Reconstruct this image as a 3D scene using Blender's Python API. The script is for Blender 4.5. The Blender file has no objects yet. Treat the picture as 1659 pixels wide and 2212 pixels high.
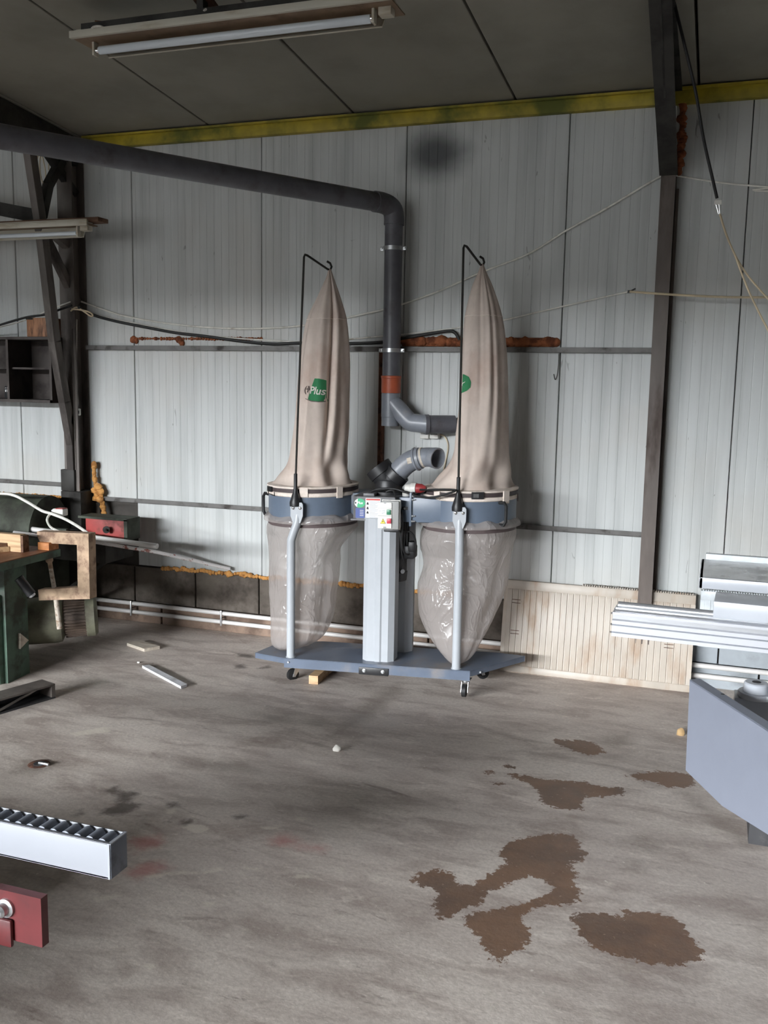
import bpy, bmesh, math, random
import numpy as np
from mathutils import Vector, Matrix, noise as mnoise
from mathutils.bvhtree import BVHTree
random.seed(7)
scn = bpy.context.scene
COL = scn.collection

# ------------------------------------------------------------------ camera
IW, IH, FPX = 1659, 2212, 2040.0
YAW, PITCH, ROLL = math.radians(19.33), math.radians(7.85), math.radians(.987)
CAM = Vector((0, 0, 1.6))
FWD = Vector((-math.sin(YAW)*math.cos(PITCH), math.cos(YAW)*math.cos(PITCH), -math.sin(PITCH)))
_r = Vector((math.cos(YAW), math.sin(YAW), 0)); _u = _r.cross(FWD)
RGT = _r*math.cos(ROLL) + _u*math.sin(ROLL); UPV = -_r*math.sin(ROLL) + _u*math.cos(ROLL)
cd = bpy.data.cameras.new('camera'); cam = bpy.data.objects.new('camera', cd); COL.objects.link(cam)
cd.sensor_fit = 'VERTICAL'; cd.sensor_height = 36; cd.sensor_width = 27; cd.lens = FPX/IH*36
cd.clip_start = .02; cd.clip_end = 200
cam.matrix_world = Matrix(((RGT.x, UPV.x, -FWD.x, CAM.x), (RGT.y, UPV.y, -FWD.y, CAM.y), (RGT.z, UPV.z, -FWD.z, CAM.z), (0, 0, 0, 1)))
scn.camera = cam

# ------------------------------------------------------------------ light: overcast sky through the open hall door
DOOR = (-14.5, -2.6, 4.6, -14.0)          # x0, x1, top, y of the door wall
world = bpy.data.worlds.new('sky'); scn.world = world; world.use_nodes = True
bg = world.node_tree.nodes['Background']
bg.inputs[0].default_value = (.93, .965, 1.0, 1); bg.inputs[1].default_value = 47.0
pl = bpy.data.lights.new('door_portal', 'AREA'); pl.shape = 'RECTANGLE'; pl.size = DOOR[1]-DOOR[0]; pl.size_y = DOOR[2]
po = bpy.data.objects.new('door_portal', pl); COL.objects.link(po)
po.location = ((DOOR[0]+DOOR[1])/2, DOOR[3]-.02, DOOR[2]/2); po.rotation_euler = (math.radians(90), 0, 0)
pl.cycles.is_portal = True
scn.view_settings.view_transform = 'Standard'; scn.view_settings.look = 'None'
scn.view_settings.gamma = 1; scn.view_settings.use_curve_mapping = False
scn.view_settings.exposure = 2.5

# ------------------------------------------------------------------ pixel -> place helpers (photo pixel + a known plane)
def ray(px, py): return FWD + RGT*((px-IW/2)/FPX) - UPV*((py-IH/2)/FPX)
def PY(px, py, Y): d = ray(px, py); return CAM + d*(Y/d.y)
def PX(px, py, X): d = ray(px, py); return CAM + d*(X/d.x)
def PZ(px, py, Z): d = ray(px, py); return CAM + d*((Z-CAM.z)/d.z)
V = Vector

# ------------------------------------------------------------------ materials
def lin(c): return tuple(((x/255)/12.92 if x/255 <= .04045 else ((x/255+.055)/1.055)**2.4) for x in c) + (1,)
MATS = {}
class NT:
    def __init__(s, name):
        s.m = bpy.data.materials.new(name); s.m.use_nodes = True; s.t = s.m.node_tree; s.b = s.t.nodes['Principled BSDF']; s.out = s.t.nodes['Material Output']
    def n(s, typ, **kw):
        nd = s.t.nodes.new(typ)
        for k, v in kw.items():
            setattr(nd, k, v)
        return nd
    def l(s, a, b): s.t.links.new(a, b)
    def math(s, op, a, b=None, clamp=False):
        nd = s.n('ShaderNodeMath', operation=op); nd.use_clamp = clamp
        for i, v in enumerate((a, b)):
            if v is None: continue
            if isinstance(v, (int, float)): nd.inputs[i].default_value = v
            else: s.l(v, nd.inputs[i])
        return nd.outputs[0]
    def rng(s, v, a, b, c=0., d=1., smooth=True):
        nd = s.n('ShaderNodeMapRange'); nd.interpolation_type = 'SMOOTHSTEP' if smooth else 'LINEAR'
        s.l(v, nd.inputs[0])
        for i, x in enumerate((a, b, c, d)): nd.inputs[i+1].default_value = x
        return nd.outputs[0]
    def mix(s, f, a, b, mode='MIX'):
        nd = s.n('ShaderNodeMix', data_type='RGBA', blend_type=mode)
        for i, v in ((0, f), (6, a), (7, b)):
            if isinstance(v, (int, float)): nd.inputs[i].default_value = v
            elif isinstance(v, tuple): nd.inputs[i].default_value = v
            else: s.l(v, nd.inputs[i])
        return nd.outputs[2]
    def pos(s): return s.n('ShaderNodeNewGeometry').outputs['Position']
    def obj(s): return s.n('ShaderNodeTexCoord').outputs['Object']
    def noise(s, vec, scale, detail=4, rough=.55, st=(1, 1, 1), loc=(0, 0, 0), dist=0):
        mp = s.n('ShaderNodeMapping'); mp.inputs['Scale'].default_value = st; mp.inputs['Location'].default_value = loc; s.l(vec, mp.inputs[0])
        nz = s.n('ShaderNodeTexNoise'); nz.inputs['Scale'].default_value = scale; nz.inputs['Detail'].default_value = detail
        nz.inputs['Roughness'].default_value = rough; nz.inputs['Distortion'].default_value = dist; s.l(mp.outputs[0], nz.inputs['Vector'])
        return nz.outputs['Fac']
    def bump(s, h, strength=.3, dist=.005):
        bp = s.n('ShaderNodeBump'); bp.inputs['Strength'].default_value = strength; bp.inputs['Distance'].default_value = dist
        s.l(h, bp.inputs['Height']); s.l(bp.outputs[0], s.b.inputs['Normal'])
def mk(name, rgb, rough=.5, metal=0., dirt=None, dlo=.5, dhi=.7, dscale=6, st=(1, 1, 1), var=.08, bump=0., bscale=60, spec=.5, damt=1., ddetail=5, bdist=.003):
    s = NT(name); MATS[name] = s.m; b = s.b
    b.inputs['Roughness'].default_value = rough; b.inputs['Metallic'].default_value = metal; b.inputs['Specular IOR Level'].default_value = spec
    v = s.obj(); c = lin(rgb)
    n1 = s.noise(v, 9, 4, .6, st, (3.1, 1.7, 5.2))
    lo = tuple(x*(1-var*2) for x in c[:3])+(1,); hi = tuple(min(1, x*(1+var*2)) for x in c[:3])+(1,)
    colr = s.mix(s.rng(n1, .3, .7), lo, hi)
    if dirt:
        n2 = s.noise(v, dscale, ddetail, .62, st)
        f = s.rng(n2, dlo, dhi, 0, damt)
        colr = s.mix(f, colr, lin(dirt))
        s.l(s.rng(n2, dlo, dhi, rough, min(1, rough+.25)), b.inputs['Roughness'])
    s.l(colr, b.inputs['Base Color'])
    if bump: s.bump(s.noise(v, bscale, 3, .6, st), bump, bdist)
    return s.m
mk('steel_dark', (96, 89, 84), .55, .0, (58, 52, 49), .45, .7, 5, (1, 1, .3), .12)
mk('steel_black', (44, 42, 38), .65, 0, (30, 28, 26), .4, .7, 6)
mk('steel_brown', (92, 82, 76), .5, 0, (58, 46, 40), .45, .7, 7, (1, 1, .25), .1)
mk('rail_grey', (92, 90, 88), .5, .3, (60, 55, 52), .5, .7, 12)
mk('yellow_paint', (168, 150, 40), .55, 0, (92, 96, 38), .42, .62, 2.2, (1, 1, 1), .08)
mk('rust', (96, 62, 46), .8, 0, (60, 40, 32), .45, .65, 15, bump=.4)
mk('foam', (196, 142, 78), .85, 0, (130, 82, 42), .45, .7, 22, bump=.6, bscale=40)
mk('foam_red', (150, 88, 54), .85, 0, (98, 54, 34), .4, .65, 20, bump=.6, bscale=40)
mk('pvc_dark', (92, 92, 98), .42, 0, (70, 66, 66), .5, .75, 6)
mk('pvc_grey', (126, 130, 138), .34, 0, (150, 148, 146), .55, .8, 9)
mk('pvc_orange', (176, 86, 56), .45)
mk('zinc', (190, 192, 194), .35, .85)
mk('chrome', (225, 226, 228), .18, 1.0, var=.02)
mk('black_plastic', (34, 34, 36), .42)
mk('black_rubber', (26, 26, 27), .6)
mk('white_plastic', (214, 212, 206), .4)
mk('white_cable', (226, 224, 216), .5, 0, (180, 172, 158), .5, .75, 14)
mk('beige_cable', (196, 180, 150), .5)
mk('collector_blue', (98, 110, 126), .36, 0, (122, 124, 128), .6, .8, 5, var=.03)
mk('base_blue', (94, 104, 120), .3, 0, (128, 122, 118), .5, .75, 4, var=.04)
mk('powder_grey', (172, 176, 181), .38, 0, var=.015)
mk('housing_grey', (106, 106, 108), .45, 0, var=.03)
mk('switch_white', (232, 230, 224), .4, var=.01)
mk('switch_grey', (160, 160, 158), .5, var=.01)
mk('print_green', (62, 176, 124), .5, var=.02)
mk('bag_green', (46, 122, 78), .8, var=.06)
mk('print_blue', (70, 88, 150), .5, var=.06)
mk('print_white', (230, 230, 230), .5, var=.01)
mk('print_text', (176, 178, 184), .5, var=.02)
mk('print_black', (30, 30, 30), .6, var=.01)
mk('print_red', (196, 60, 50), .5, var=.02)
mk('print_yellow', (240, 214, 70), .5, var=.02)
mk('button_green', (56, 128, 96), .35, var=.02)
mk('button_red', (206, 74, 88), .35, var=.02)
mk('cloth', (202, 188, 178), .9, 0, (188, 168, 156), .45, .7, 3.5, var=.04, bump=.25, bscale=420, spec=.2, bdist=.001)
mk('cloth_trim', (224, 212, 202), .85, 0, (200, 186, 172), .5, .75, 12, spec=.2)
mk('dark_band', (84, 72, 72), .7)
mk('strap', (72, 62, 62), .65)
mk('logo_grey', (98, 88, 84), .8)
mk('bag_white', (216, 214, 206), .8)
mk('alu', (206, 208, 212), .28, .75, var=.02, st=(.2, 6, 6))
mk('alu_white', (196, 198, 204), .35, .25, var=.01)
mk('alu_groove', (120, 124, 132), .5, .4)
mk('machine_white', (178, 182, 189), .3, 0, (190, 190, 186), .62, .8, 8, var=.01)
mk('table_grey', (226, 228, 230), .24, 0, (186, 186, 188), .5, .75, 4, var=.04, spec=.9)
mk('arm_grey', (128, 133, 146), .45, 0, var=.012, bump=.05, bscale=300)
mk('iron_black', (52, 52, 54), .6, 0, (90, 88, 86), .58, .75, 12)
mk('green_machine', (62, 88, 72), .5, 0, (52, 56, 48), .45, .65, 7, var=.12)
mk('green_dark', (58, 64, 52), .65, 0, (42, 42, 36), .4, .7, 5, var=.12)
mk('green_table_top', (132, 84, 54), .5, 0, (104, 70, 48), .45, .7, 6, (1, .4, 1))
mk('guard_grey', (116, 116, 98), .55, 0, (88, 84, 72), .45, .7, 6)
mk('motor_brown', (92, 78, 68), .6, 0, (64, 54, 48), .45, .7, 8)
mk('clamp_iron', (176, 150, 124), .75, 0, (128, 104, 88), .42, .66, 16, bump=.5, bscale=90)
mk('clamp_face', (196, 186, 172), .8, 0, (140, 118, 98), .45, .65, 40, bump=.5, bscale=120)
mk('wood_light', (198, 166, 128), .6, 0, (166, 130, 94), .45, .7, 9, (.4, 6, 6), .06)
mk('wood_orange', (186, 122, 70), .6, 0, (156, 96, 54), .45, .7, 9, (1, 4, 4))
mk('wood_pale', (196, 186, 172), .65, 0, (160, 146, 130), .5, .72, 9, (1, 3, 3))
mk('wood_brown', (104, 74, 54), .7, 0, (70, 48, 38), .45, .7, 9, (.4, 5, 5))
mk('board_white', (206, 206, 210), .5, 0, (176, 174, 172), .55, .75, 14)
mk('red_paint', (88, 30, 32), .5, 0, (64, 27, 28), .5, .72, 9, var=.08)
mk('red_machine', (156, 62, 58), .5, 0, (112, 58, 52), .5, .7, 9, var=.06)
mk('roller_grey', (128, 134, 146), .4, .3, (100, 104, 112), .5, .75, 9)
mk('bar_white', (152, 155, 162), .42, 0, (190, 192, 196), .68, .85, 14, var=.008)
mk('bar_end', (104, 110, 122), .5, 0, (80, 84, 92), .5, .75, 14)
mk('tube_glass', (214, 222, 228), .18, 0, var=.01)
mk('lamp_white', (190, 186, 172), .5, 0, (150, 134, 108), .5, .75, 5, (.4, 2, 2), .03)
mk('lamp_brown', (128, 106, 84), .6, 0, (110, 90, 72), .5, .75, 6)
mk('copper_box', (150, 106, 76), .5, .2, (84, 62, 50), .45, .7, 8, (6, 1, 1))
mk('cabinet_dark', (58, 50, 46), .6, 0, (42, 36, 34), .45, .7, 6)
mk('radiator', (178, 168, 156), .45, 0, (160, 136, 114), .48, .74, 7, (1, 1, .3), .04)
mk('radiator_grey', (196, 202, 206), .45, 0, (170, 174, 176), .5, .75, 5)
mk('plug_red', (150, 50, 52), .45)
mk('crumb', (226, 222, 214), .8)
mk('crumb_yellow', (176, 146, 104), .8)
mk('pipe_white', (206, 203, 200), .35, 0, (190, 182, 174), .6, .8, 16, var=.015)
mk('pipe_rusty', (210, 206, 204), .4, 0, (142, 84, 72), .53, .6, 26, (1, 1, 1), .02)
mk('block', (98, 90, 82), .85, 0, (66, 59, 53), .42, .68, 5, (1, 1, 1), .1, bump=.5, bscale=45)
mk('block_pale', (150, 156, 161), .6, 0, (122, 126, 128), .55, .75, 4, var=.03, bump=.2, bscale=30)
mk('footing', (128, 108, 94), .85, 0, (92, 76, 66), .45, .68, 6, bump=.5, bscale=40)
mk('mortar', (70, 66, 62), .9)
mk('backing', (20, 20, 20), .9)
mk('hall_wall', (56, 56, 54), .8, spec=.2)
mk('sky_block', (24, 24, 23), .9, spec=.1)
mk('rear_floor', (38, 36, 34), .9, 0, (30, 28, 27), .4, .7, 1, spec=.1)
mk('yard', (28, 27, 27), .95, 0, (24, 23, 23), .4, .7, 1, spec=.1)

def plastic_bag():
    s = NT('clear_plastic'); MATS['clear_plastic'] = s.m; b = s.b
    b.inputs['Base Color'].default_value = lin((202, 194, 190)); b.inputs['Roughness'].default_value = .2; b.inputs['Specular IOR Level'].default_value = .9
    v = s.pos(); h1 = s.noise(v, 5, 2, .5, (1.4, 1.4, .8), dist=1.6)
    ridge = s.math('POWER', s.math('SUBTRACT', 1, s.math('ABSOLUTE', s.math('MULTIPLY', s.math('SUBTRACT', h1, .5), 2))), 14)
    h2 = s.noise(v, 14, 2, .5, (1.2, 1.2, .6), (3, 1, 2), 1.0); r2 = s.math('POWER', s.math('SUBTRACT', 1, s.math('ABSOLUTE', s.math('MULTIPLY', s.math('SUBTRACT', h2, .5), 2))), 12)
    s.bump(s.math('ADD', ridge, s.math('MULTIPLY', r2, .35)), .35, .012)
    tr = s.n('ShaderNodeBsdfTransparent'); tr.inputs[0].default_value = (.95, .93, .92, 1)
    tl = s.n('ShaderNodeBsdfTranslucent'); tl.inputs[0].default_value = lin((206, 200, 196))
    m1 = s.n('ShaderNodeMixShader'); m1.inputs[0].default_value = .35; s.l(b.outputs[0], m1.inputs[1]); s.l(tl.outputs[0], m1.inputs[2])
    m2 = s.n('ShaderNodeMixShader'); m2.inputs[0].default_value = .4; s.l(m1.outputs[0], m2.inputs[1]); s.l(tr.outputs[0], m2.inputs[2])
    s.l(m2.outputs[0], s.out.inputs[0])
plastic_bag()

WALL_Y = 5.23
def panel_mat():
    s = NT('wall_panel'); MATS['wall_panel'] = s.m; p = s.pos()
    streak = s.noise(p, 3.2, 5, .6, (5, 5, .25)); big = s.noise(p, 1.3, 4, .55)
    c = s.mix(s.rng(streak, .35, .75), lin((190, 193, 192)), lin((170, 173, 172)))
    c = s.mix(s.rng(big, .45, .75, 0, .45), c, lin((184, 178, 169)))
    fine = s.noise(p, 26, 3, .7, (1, 1, .3)); c = s.mix(s.rng(fine, .66, .8, 0, .35), c, lin((140, 138, 132)))
    scr = s.noise(p, 9, 2, .5, (3, 3, .8), (7, 3, 1), 1.2); c = s.mix(s.rng(scr, .73, .77, 0, .6), c, lin((110, 108, 104)))
    # lens dirt smudge, painted into the panel colour high on the wall
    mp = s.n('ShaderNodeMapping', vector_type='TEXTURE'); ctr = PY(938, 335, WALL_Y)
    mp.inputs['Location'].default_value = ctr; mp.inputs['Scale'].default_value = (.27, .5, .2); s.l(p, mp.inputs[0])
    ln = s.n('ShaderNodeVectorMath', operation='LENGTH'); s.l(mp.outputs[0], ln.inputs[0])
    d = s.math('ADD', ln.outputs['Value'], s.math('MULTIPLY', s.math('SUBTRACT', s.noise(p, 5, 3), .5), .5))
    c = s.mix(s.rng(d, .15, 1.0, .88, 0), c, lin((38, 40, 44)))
    s.l(c, s.b.inputs['Base Color']); s.b.inputs['Roughness'].default_value = .42; s.b.inputs['Specular IOR Level'].default_value = .45
    s.bump(s.noise(p, 2.5, 2, .5), .08, .02)
panel_mat()
def ceil_mat():
    s = NT('ceiling_panel'); MATS['ceiling_panel'] = s.m; p = s.pos()
    big = s.noise(p, 1.6, 5, .6); c = s.mix(s.rng(big, .35, .7), lin((142, 139, 128)), lin((124, 121, 111)))
    sp = s.noise(p, 30, 3, .7); c = s.mix(s.rng(sp, .68, .78, 0, .5), c, lin((120, 108, 92)))
    s.l(c, s.b.inputs['Base Color']); s.b.inputs['Roughness'].default_value = .6
ceil_mat()

# ------------------------------------------------------------------ mesh builder
WL = {}
class MB:
    def __init__(s, xf=None): s.v = []; s.f = []; s.mi = []; s.mats = []; s.cur = 0; s.xf = xf
    def m(s, name):
        if name not in s.mats: s.mats.append(name)
        s.cur = s.mats.index(name); return s
    def add(s, vs, fs):
        o = len(s.v)
        for p in vs:
            p = V(p); s.v.append(s.xf(p) if s.xf else p)
        for f in fs: s.f.append([i+o for i in f]); s.mi.append(s.cur)
        return s
    def box(s, c, d, bev=0., R=None):
        c = V(c); hx, hy, hz = d[0]/2, d[1]/2, d[2]/2
        bm = bmesh.new(); bmesh.ops.create_cube(bm, size=1)
        for v in bm.verts: v.co = V((v.co.x*d[0], v.co.y*d[1], v.co.z*d[2]))
        if bev > 0: bmesh.ops.bevel(bm, geom=bm.edges[:], offset=min(bev, .45*min(d)), segments=2, affect='EDGES', profile=.5)
        bm.verts.index_update()
        vs = [(R @ v.co if R else v.co) + c for v in bm.verts]; fs = [[v.index for v in f.verts] for f in bm.faces]; bm.free()
        return s.add(vs, fs)
    def bb(s, a, b, bev=0.):
        a = V(a); b = V(b); return s.box((a+b)/2, (abs(b.x-a.x), abs(b.y-a.y), abs(b.z-a.z)), bev)
    def tube(s, pts, r, n=10, cap=True, ends=None):
        pts = [V(p) for p in pts]; k = len(pts); rs = r if isinstance(r, (list, tuple)) else [r]*k
        tg = [(pts[min(i+1, k-1)]-pts[max(i-1, 0)]).normalized() for i in range(k)]
        nv = tg[0].orthogonal().normalized(); vs = []; fs = []
        for i in range(k):
            nv = (nv - tg[i]*nv.dot(tg[i]))
            nv = nv.normalized() if nv.length > 1e-6 else tg[i].orthogonal().normalized()
            bn = tg[i].cross(nv)
            for j in range(n):
                a = 2*math.pi*j/n; vs.append(pts[i] + (nv*math.cos(a)+bn*math.sin(a))*rs[i])
        for i in range(k-1):
            for j in range(n): fs.append([i*n+j, i*n+(j+1) % n, (i+1)*n+(j+1) % n, (i+1)*n+j])
        if cap: fs.append(list(range(n))[::-1]); fs.append([(k-1)*n+j for j in range(n)])
        return s.add(vs, fs)
    def lathe(s, p0, ax, prof, n=24, cap=True):
        p0 = V(p0); ax = V(ax).normalized(); a1 = ax.orthogonal().normalized(); a2 = ax.cross(a1); vs = []; fs = []
        for d, r in prof:
            for j in range(n):
                a = 2*math.pi*j/n; vs.append(p0 + ax*d + (a1*math.cos(a)+a2*math.sin(a))*r)
        k = len(prof)
        for i in range(k-1):
            for j in range(n): fs.append([i*n+j, i*n+(j+1) % n, (i+1)*n+(j+1) % n, (i+1)*n+j])
        if cap: fs.append(list(range(n))[::-1]); fs.append([(k-1)*n+j for j in range(n)])
        return s.add(vs, fs)
    def prism(s, poly, ext):
        ext = V(ext); poly = [V(p) for p in poly]; n = len(poly)
        vs = poly + [p+ext for p in poly]
        fs = [list(range(n))[::-1], [n+i for i in range(n)]] + [[i, (i+1) % n, n+(i+1) % n, n+i] for i in range(n)]
        return s.add(vs, fs)
    def beam(s, a, b, w, h, up=(0, 0, 1), bev=0.):
        a = V(a); b = V(b); d = b-a; L = d.length; z = d.normalized(); x = V(up).cross(z).normalized(); y = z.cross(x)
        R = Matrix((x, y, z)).transposed(); return s.box((a+b)/2, (w, h, L), bev, R)
    def build(s, name, mat=None, parent=None, smooth=True, ang=35):
        if mat and not s.mats: s.mats = [mat]
        bb0 = V((min(p.x for p in s.v), min(p.y for p in s.v), min(p.z for p in s.v))); bb1 = V((max(p.x for p in s.v), max(p.y for p in s.v), max(p.z for p in s.v)))
        c = (bb0+bb1)/2
        if parent is None: c.z = bb0.z
        me = bpy.data.meshes.new(name); me.from_pydata([p-c for p in s.v], [], s.f)
        for mn in s.mats: me.materials.append(MATS[mn])
        me.polygons.foreach_set('material_index', s.mi)
        bm = bmesh.new(); bm.from_mesh(me); bmesh.ops.recalc_face_normals(bm, faces=bm.faces); bm.to_mesh(me); bm.free()
        if smooth:
            me.polygons.foreach_set('use_smooth', [True]*len(me.polygons)); me.set_sharp_from_angle(angle=math.radians(ang))
        o = bpy.data.objects.new(name, me); COL.objects.link(o); WL[o] = c
        if parent is not None: o.parent = parent; o.location = c - WL[parent]
        else: o.location = c
        return o
def thing(name, label, cat, loc, group=None):
    o = bpy.data.objects.new(name, None); COL.objects.link(o); o.location = loc; WL[o] = V(loc); o.empty_display_size = .1
    return tag(o, label, cat, group)
def tag(o, label, cat, group=None):
    o['label'] = label; o['category'] = cat
    if group: o['group'] = group
    return o
def struct(o): o['kind'] = 'structure'; return o
def holder(name, loc=(0, 0, 0)):
    o = bpy.data.objects.new(name, None); COL.objects.link(o); o.location = loc; WL[o] = V(loc); return struct(o)
def smooth_path(pts, k=6):
    pts = [V(p) for p in pts]; out = []
    for i in range(len(pts)-1):
        p0, p1, p2, p3 = pts[max(i-1, 0)], pts[i], pts[i+1], pts[min(i+2, len(pts)-1)]
        for j in range(k):
            t = j/k; out.append(.5*((2*p1)+(p2-p0)*t+(2*p0-5*p1+4*p2-p3)*t*t+(3*p1-p0-3*p2+p3)*t**3))
    out.append(pts[-1]); return out
def lumps(mb, pts, r0, r1, seed=0):
    rnd = random.Random(seed)
    for p in pts:
        r = rnd.uniform(r0, r1); bm = bmesh.new(); bmesh.ops.create_icosphere(bm, subdivisions=2, radius=1); bm.verts.index_update()
        k = V((rnd.uniform(.8, 1.4), rnd.uniform(.6, .9), rnd.uniform(.8, 1.3)))
        vs = []
        for v in bm.verts:
            q = v.co*(1+.25*mnoise.noise(v.co*1.5+V(p)*9)); vs.append(V((q.x*k.x*r, q.y*k.y*r, q.z*k.z*r))+V(p))
        mb.add(vs, [[v.index for v in f.verts] for f in bm.faces]); bm.free()
    return mb
def cable(name, pts, r, mat, label, n=7, k=6, cat='cable', parent=None):
    o = MB().tube(smooth_path(pts, k), r, n).build(name, mat, parent)
    return tag(o, label, cat) if parent is None else o

# ================================================================== SETTING
SL = math.tan(math.radians(5.18)); EAVE = 3.085
def roof_z(y): return EAVE + (WALL_Y-y)*SL
XL, XR, YF = -15.0, 4.2, DOOR[3]

# ---- floor: fine grid with signed distances to the stains that lie on it
def poly_px(pts, ox, oy, sc): return [PZ(ox+x/sc, oy+y/sc, 0) for x, y in pts]
A3 = (500, 1500, 1.4314); A4 = (0, 1400, 2.0738)
brown = [poly_px(q, *A3) for q in (
 [(553,572),(590,545),(640,540),(690,560),(695,585),(740,590),(800,555),(850,520),(830,490),(870,450),(920,440),(985,430),(1040,430),(1075,450),(1075,475),(1100,490),(1085,515),(1050,520),(1065,560),(1060,590),(1080,610),(1075,640),(1030,650),(985,645),(930,665),(895,690),(915,720),(930,750),(900,790),(860,800),(835,845),(800,800),(775,770),(745,735),(715,700),(740,675),(790,672),(850,660),(900,645),(960,625),(1000,600),(960,570),(925,560),(880,575),(830,600),(790,610),(770,650),(720,660),(680,690),(645,705),(625,650),(640,620),(620,600),(575,590)],
 [(1042,690),(1090,675),(1150,675),(1215,690),(1205,662),(1250,670),(1330,680),(1390,705),(1410,730),(1420,755),(1463,790),(1440,825),(1370,838),(1290,832),(1200,810),(1130,790),(1090,760),(1070,725)],
 [(845,245),(880,245),(960,262),(1000,265),(1090,270),(1140,285),(1215,290),(1215,312),(1150,315),(1090,320),(1080,355),(1020,355),(955,335),(950,300),(920,275),(880,262)],
 [(990,138),(1050,142),(1120,145),(1158,180),(1110,188),(1060,175),(1010,155)],
 [(1222,250),(1290,240),(1370,237),(1430,255),(1430,285),(1350,290),(1310,272),(1260,265)],
 [(770,238),(800,236),(826,243),(800,248)], [(800,272),(840,272),(838,282),(805,281)], [(845,218),(880,222),(878,230),(850,227)])]
damp = [poly_px(q, *A3) for q in ([(1215,450),(1265,438),(1320,470),(1300,485),(1250,462)], [(1150,130),(1220,122),(1240,150),(1180,160)], [(1225,518),(1260,515),(1255,545),(1230,540)], [(1400,300),(1560,420),(1600,470),(1560,440),(1430,350)])] + \
       [poly_px(q, *A4) for q in ([(1440,430),(1520,380),(1659,310),(1800,200),(1780,160),(1640,230),(1560,320)], [(1150,290),(1290,300),(1300,340),(1200,330)], [(1350,320),(1420,320),(1500,345),(1400,340)], [(840,505),(1090,510),(1140,555),(980,540)], [(40,560),(120,500),(250,520),(150,570)])]
dark = [poly_px(q, *A4) for q in ([(470,640),(520,615),(545,640),(620,650),(570,690),(640,700),(600,720),(550,745),(440,745),(520,700),(530,665)], [(755,700),(800,690),(800,710),(760,715)], [(1050,755),(1100,750),(1095,765),(1060,768)], [(800,780),(860,768),(850,785),(810,790)], [(625,70),(690,70),(700,85),(660,85)], [(1050,75),(1090,70),(1110,88),(1060,92)], [(1160,90),(1200,78),(1215,88),(1180,95)], [(1060,25),(1130,30),(1150,45),(1070,40)], [(740,770),(765,770),(760,780),(745,780)], [(330,730),(380,725),(375,750),(335,750)])]
red = [poly_px(q, *A4) for q in ([(590,855),(690,840),(720,860),(700,890),(620,915),(585,890)], [(590,990),(640,960),(740,965),(750,985),(700,1010),(610,1030),(580,1010)], [(1205,850),(1280,835),(1330,870),(1450,890),(1440,910),(1350,895),(1230,880)])]
pale = [poly_px(q, *A4) for q in ([(810,795),(880,785),(935,805),(930,825),(860,830),(830,810)], [(735,725),(800,712),(790,740),(750,745)], [(1310,752),(1360,760),(1400,775),(1330,775)], [(640,1025),(760,1005),(900,1000),(1000,985),(1020,995),(900,1010),(760,1018),(660,1035)], [(1290,1020),(1390,1015),(1395,1025),(1300,1032)], [(1080,985),(1180,985),(1170,995),(1090,995)], [(1165,800),(1250,798),(1240,808),(1170,808)], [(310,380),(480,350),(490,375),(330,395)], [(220,515),(235,515),(225,530)])] + \
       [poly_px(q, 0, 1650, 3.318) for q in ([(1045,1440),(1075,1422),(1108,1440),(1095,1475),(1060,1475)], [(670,960),(800,935),(865,945),(780,975),(690,985)], [(1440,1000),(1500,985),(1550,1010),(1480,1030)], [(490,900),(520,880),(545,895),(520,920)])]
xs = np.concatenate([np.linspace(-6.5, -4.9, 6, endpoint=False), np.arange(-4.9, 1.0, .021), np.linspace(1.0, XR, 12)])
ys = np.concatenate([np.linspace(.6, 1.3, 4, endpoint=False), np.arange(1.3, WALL_Y, .021), [WALL_Y+.1]])
GX, GY = np.meshgrid(xs, ys); P2 = np.stack([GX.ravel(), GY.ravel()], 1)
def sdf(polys):
    out = np.full(len(P2), 1.0)
    for q in polys:
        a = np.array([(p.x, p.y) for p in q]); b = np.roll(a, -1, 0); lo = a.min(0)-.35; hi = a.max(0)+.35
        idx = np.where((P2 > lo).all(1) & (P2 < hi).all(1))[0]; p = P2[idx]
        d = np.full(len(p), 9.); ins = np.zeros(len(p), bool)
        for (x0, y0), (x1, y1) in zip(a, b):
            e = np.array([x1-x0, y1-y0]); w = p-np.array([x0, y0]); t = np.clip((w@e)/(e@e+1e-12), 0, 1)
            d = np.minimum(d, np.hypot(w[:, 0]-t*e[0], w[:, 1]-t*e[1]))
            c = ((y0 > p[:, 1]) != (y1 > p[:, 1])) & (p[:, 0] < (x1-x0)*(p[:, 1]-y0)/(y1-y0+1e-12)+x0); ins ^= c
        out[idx] = np.minimum(out[idx], np.where(ins, -d, d))
    return np.clip(out, -.3, .3)
nx, ny = len(xs), len(ys)
me = bpy.data.meshes.new('floor')
q = (np.arange(ny-1)[:, None]*nx+np.arange(nx-1)[None, :]).ravel()
me.from_pydata(np.concatenate([P2, np.zeros((len(P2), 1))], 1).tolist(), [], np.stack([q, q+1, q+nx+1, q+nx], 1).tolist())
for nm, pp in (('brown', brown), ('damp', damp), ('dark', dark), ('red', red), ('pale', pale)):
    at = me.attributes.new('d_'+nm, 'FLOAT', 'POINT'); at.data.foreach_set('value', sdf(pp).astype(np.float32))
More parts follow.
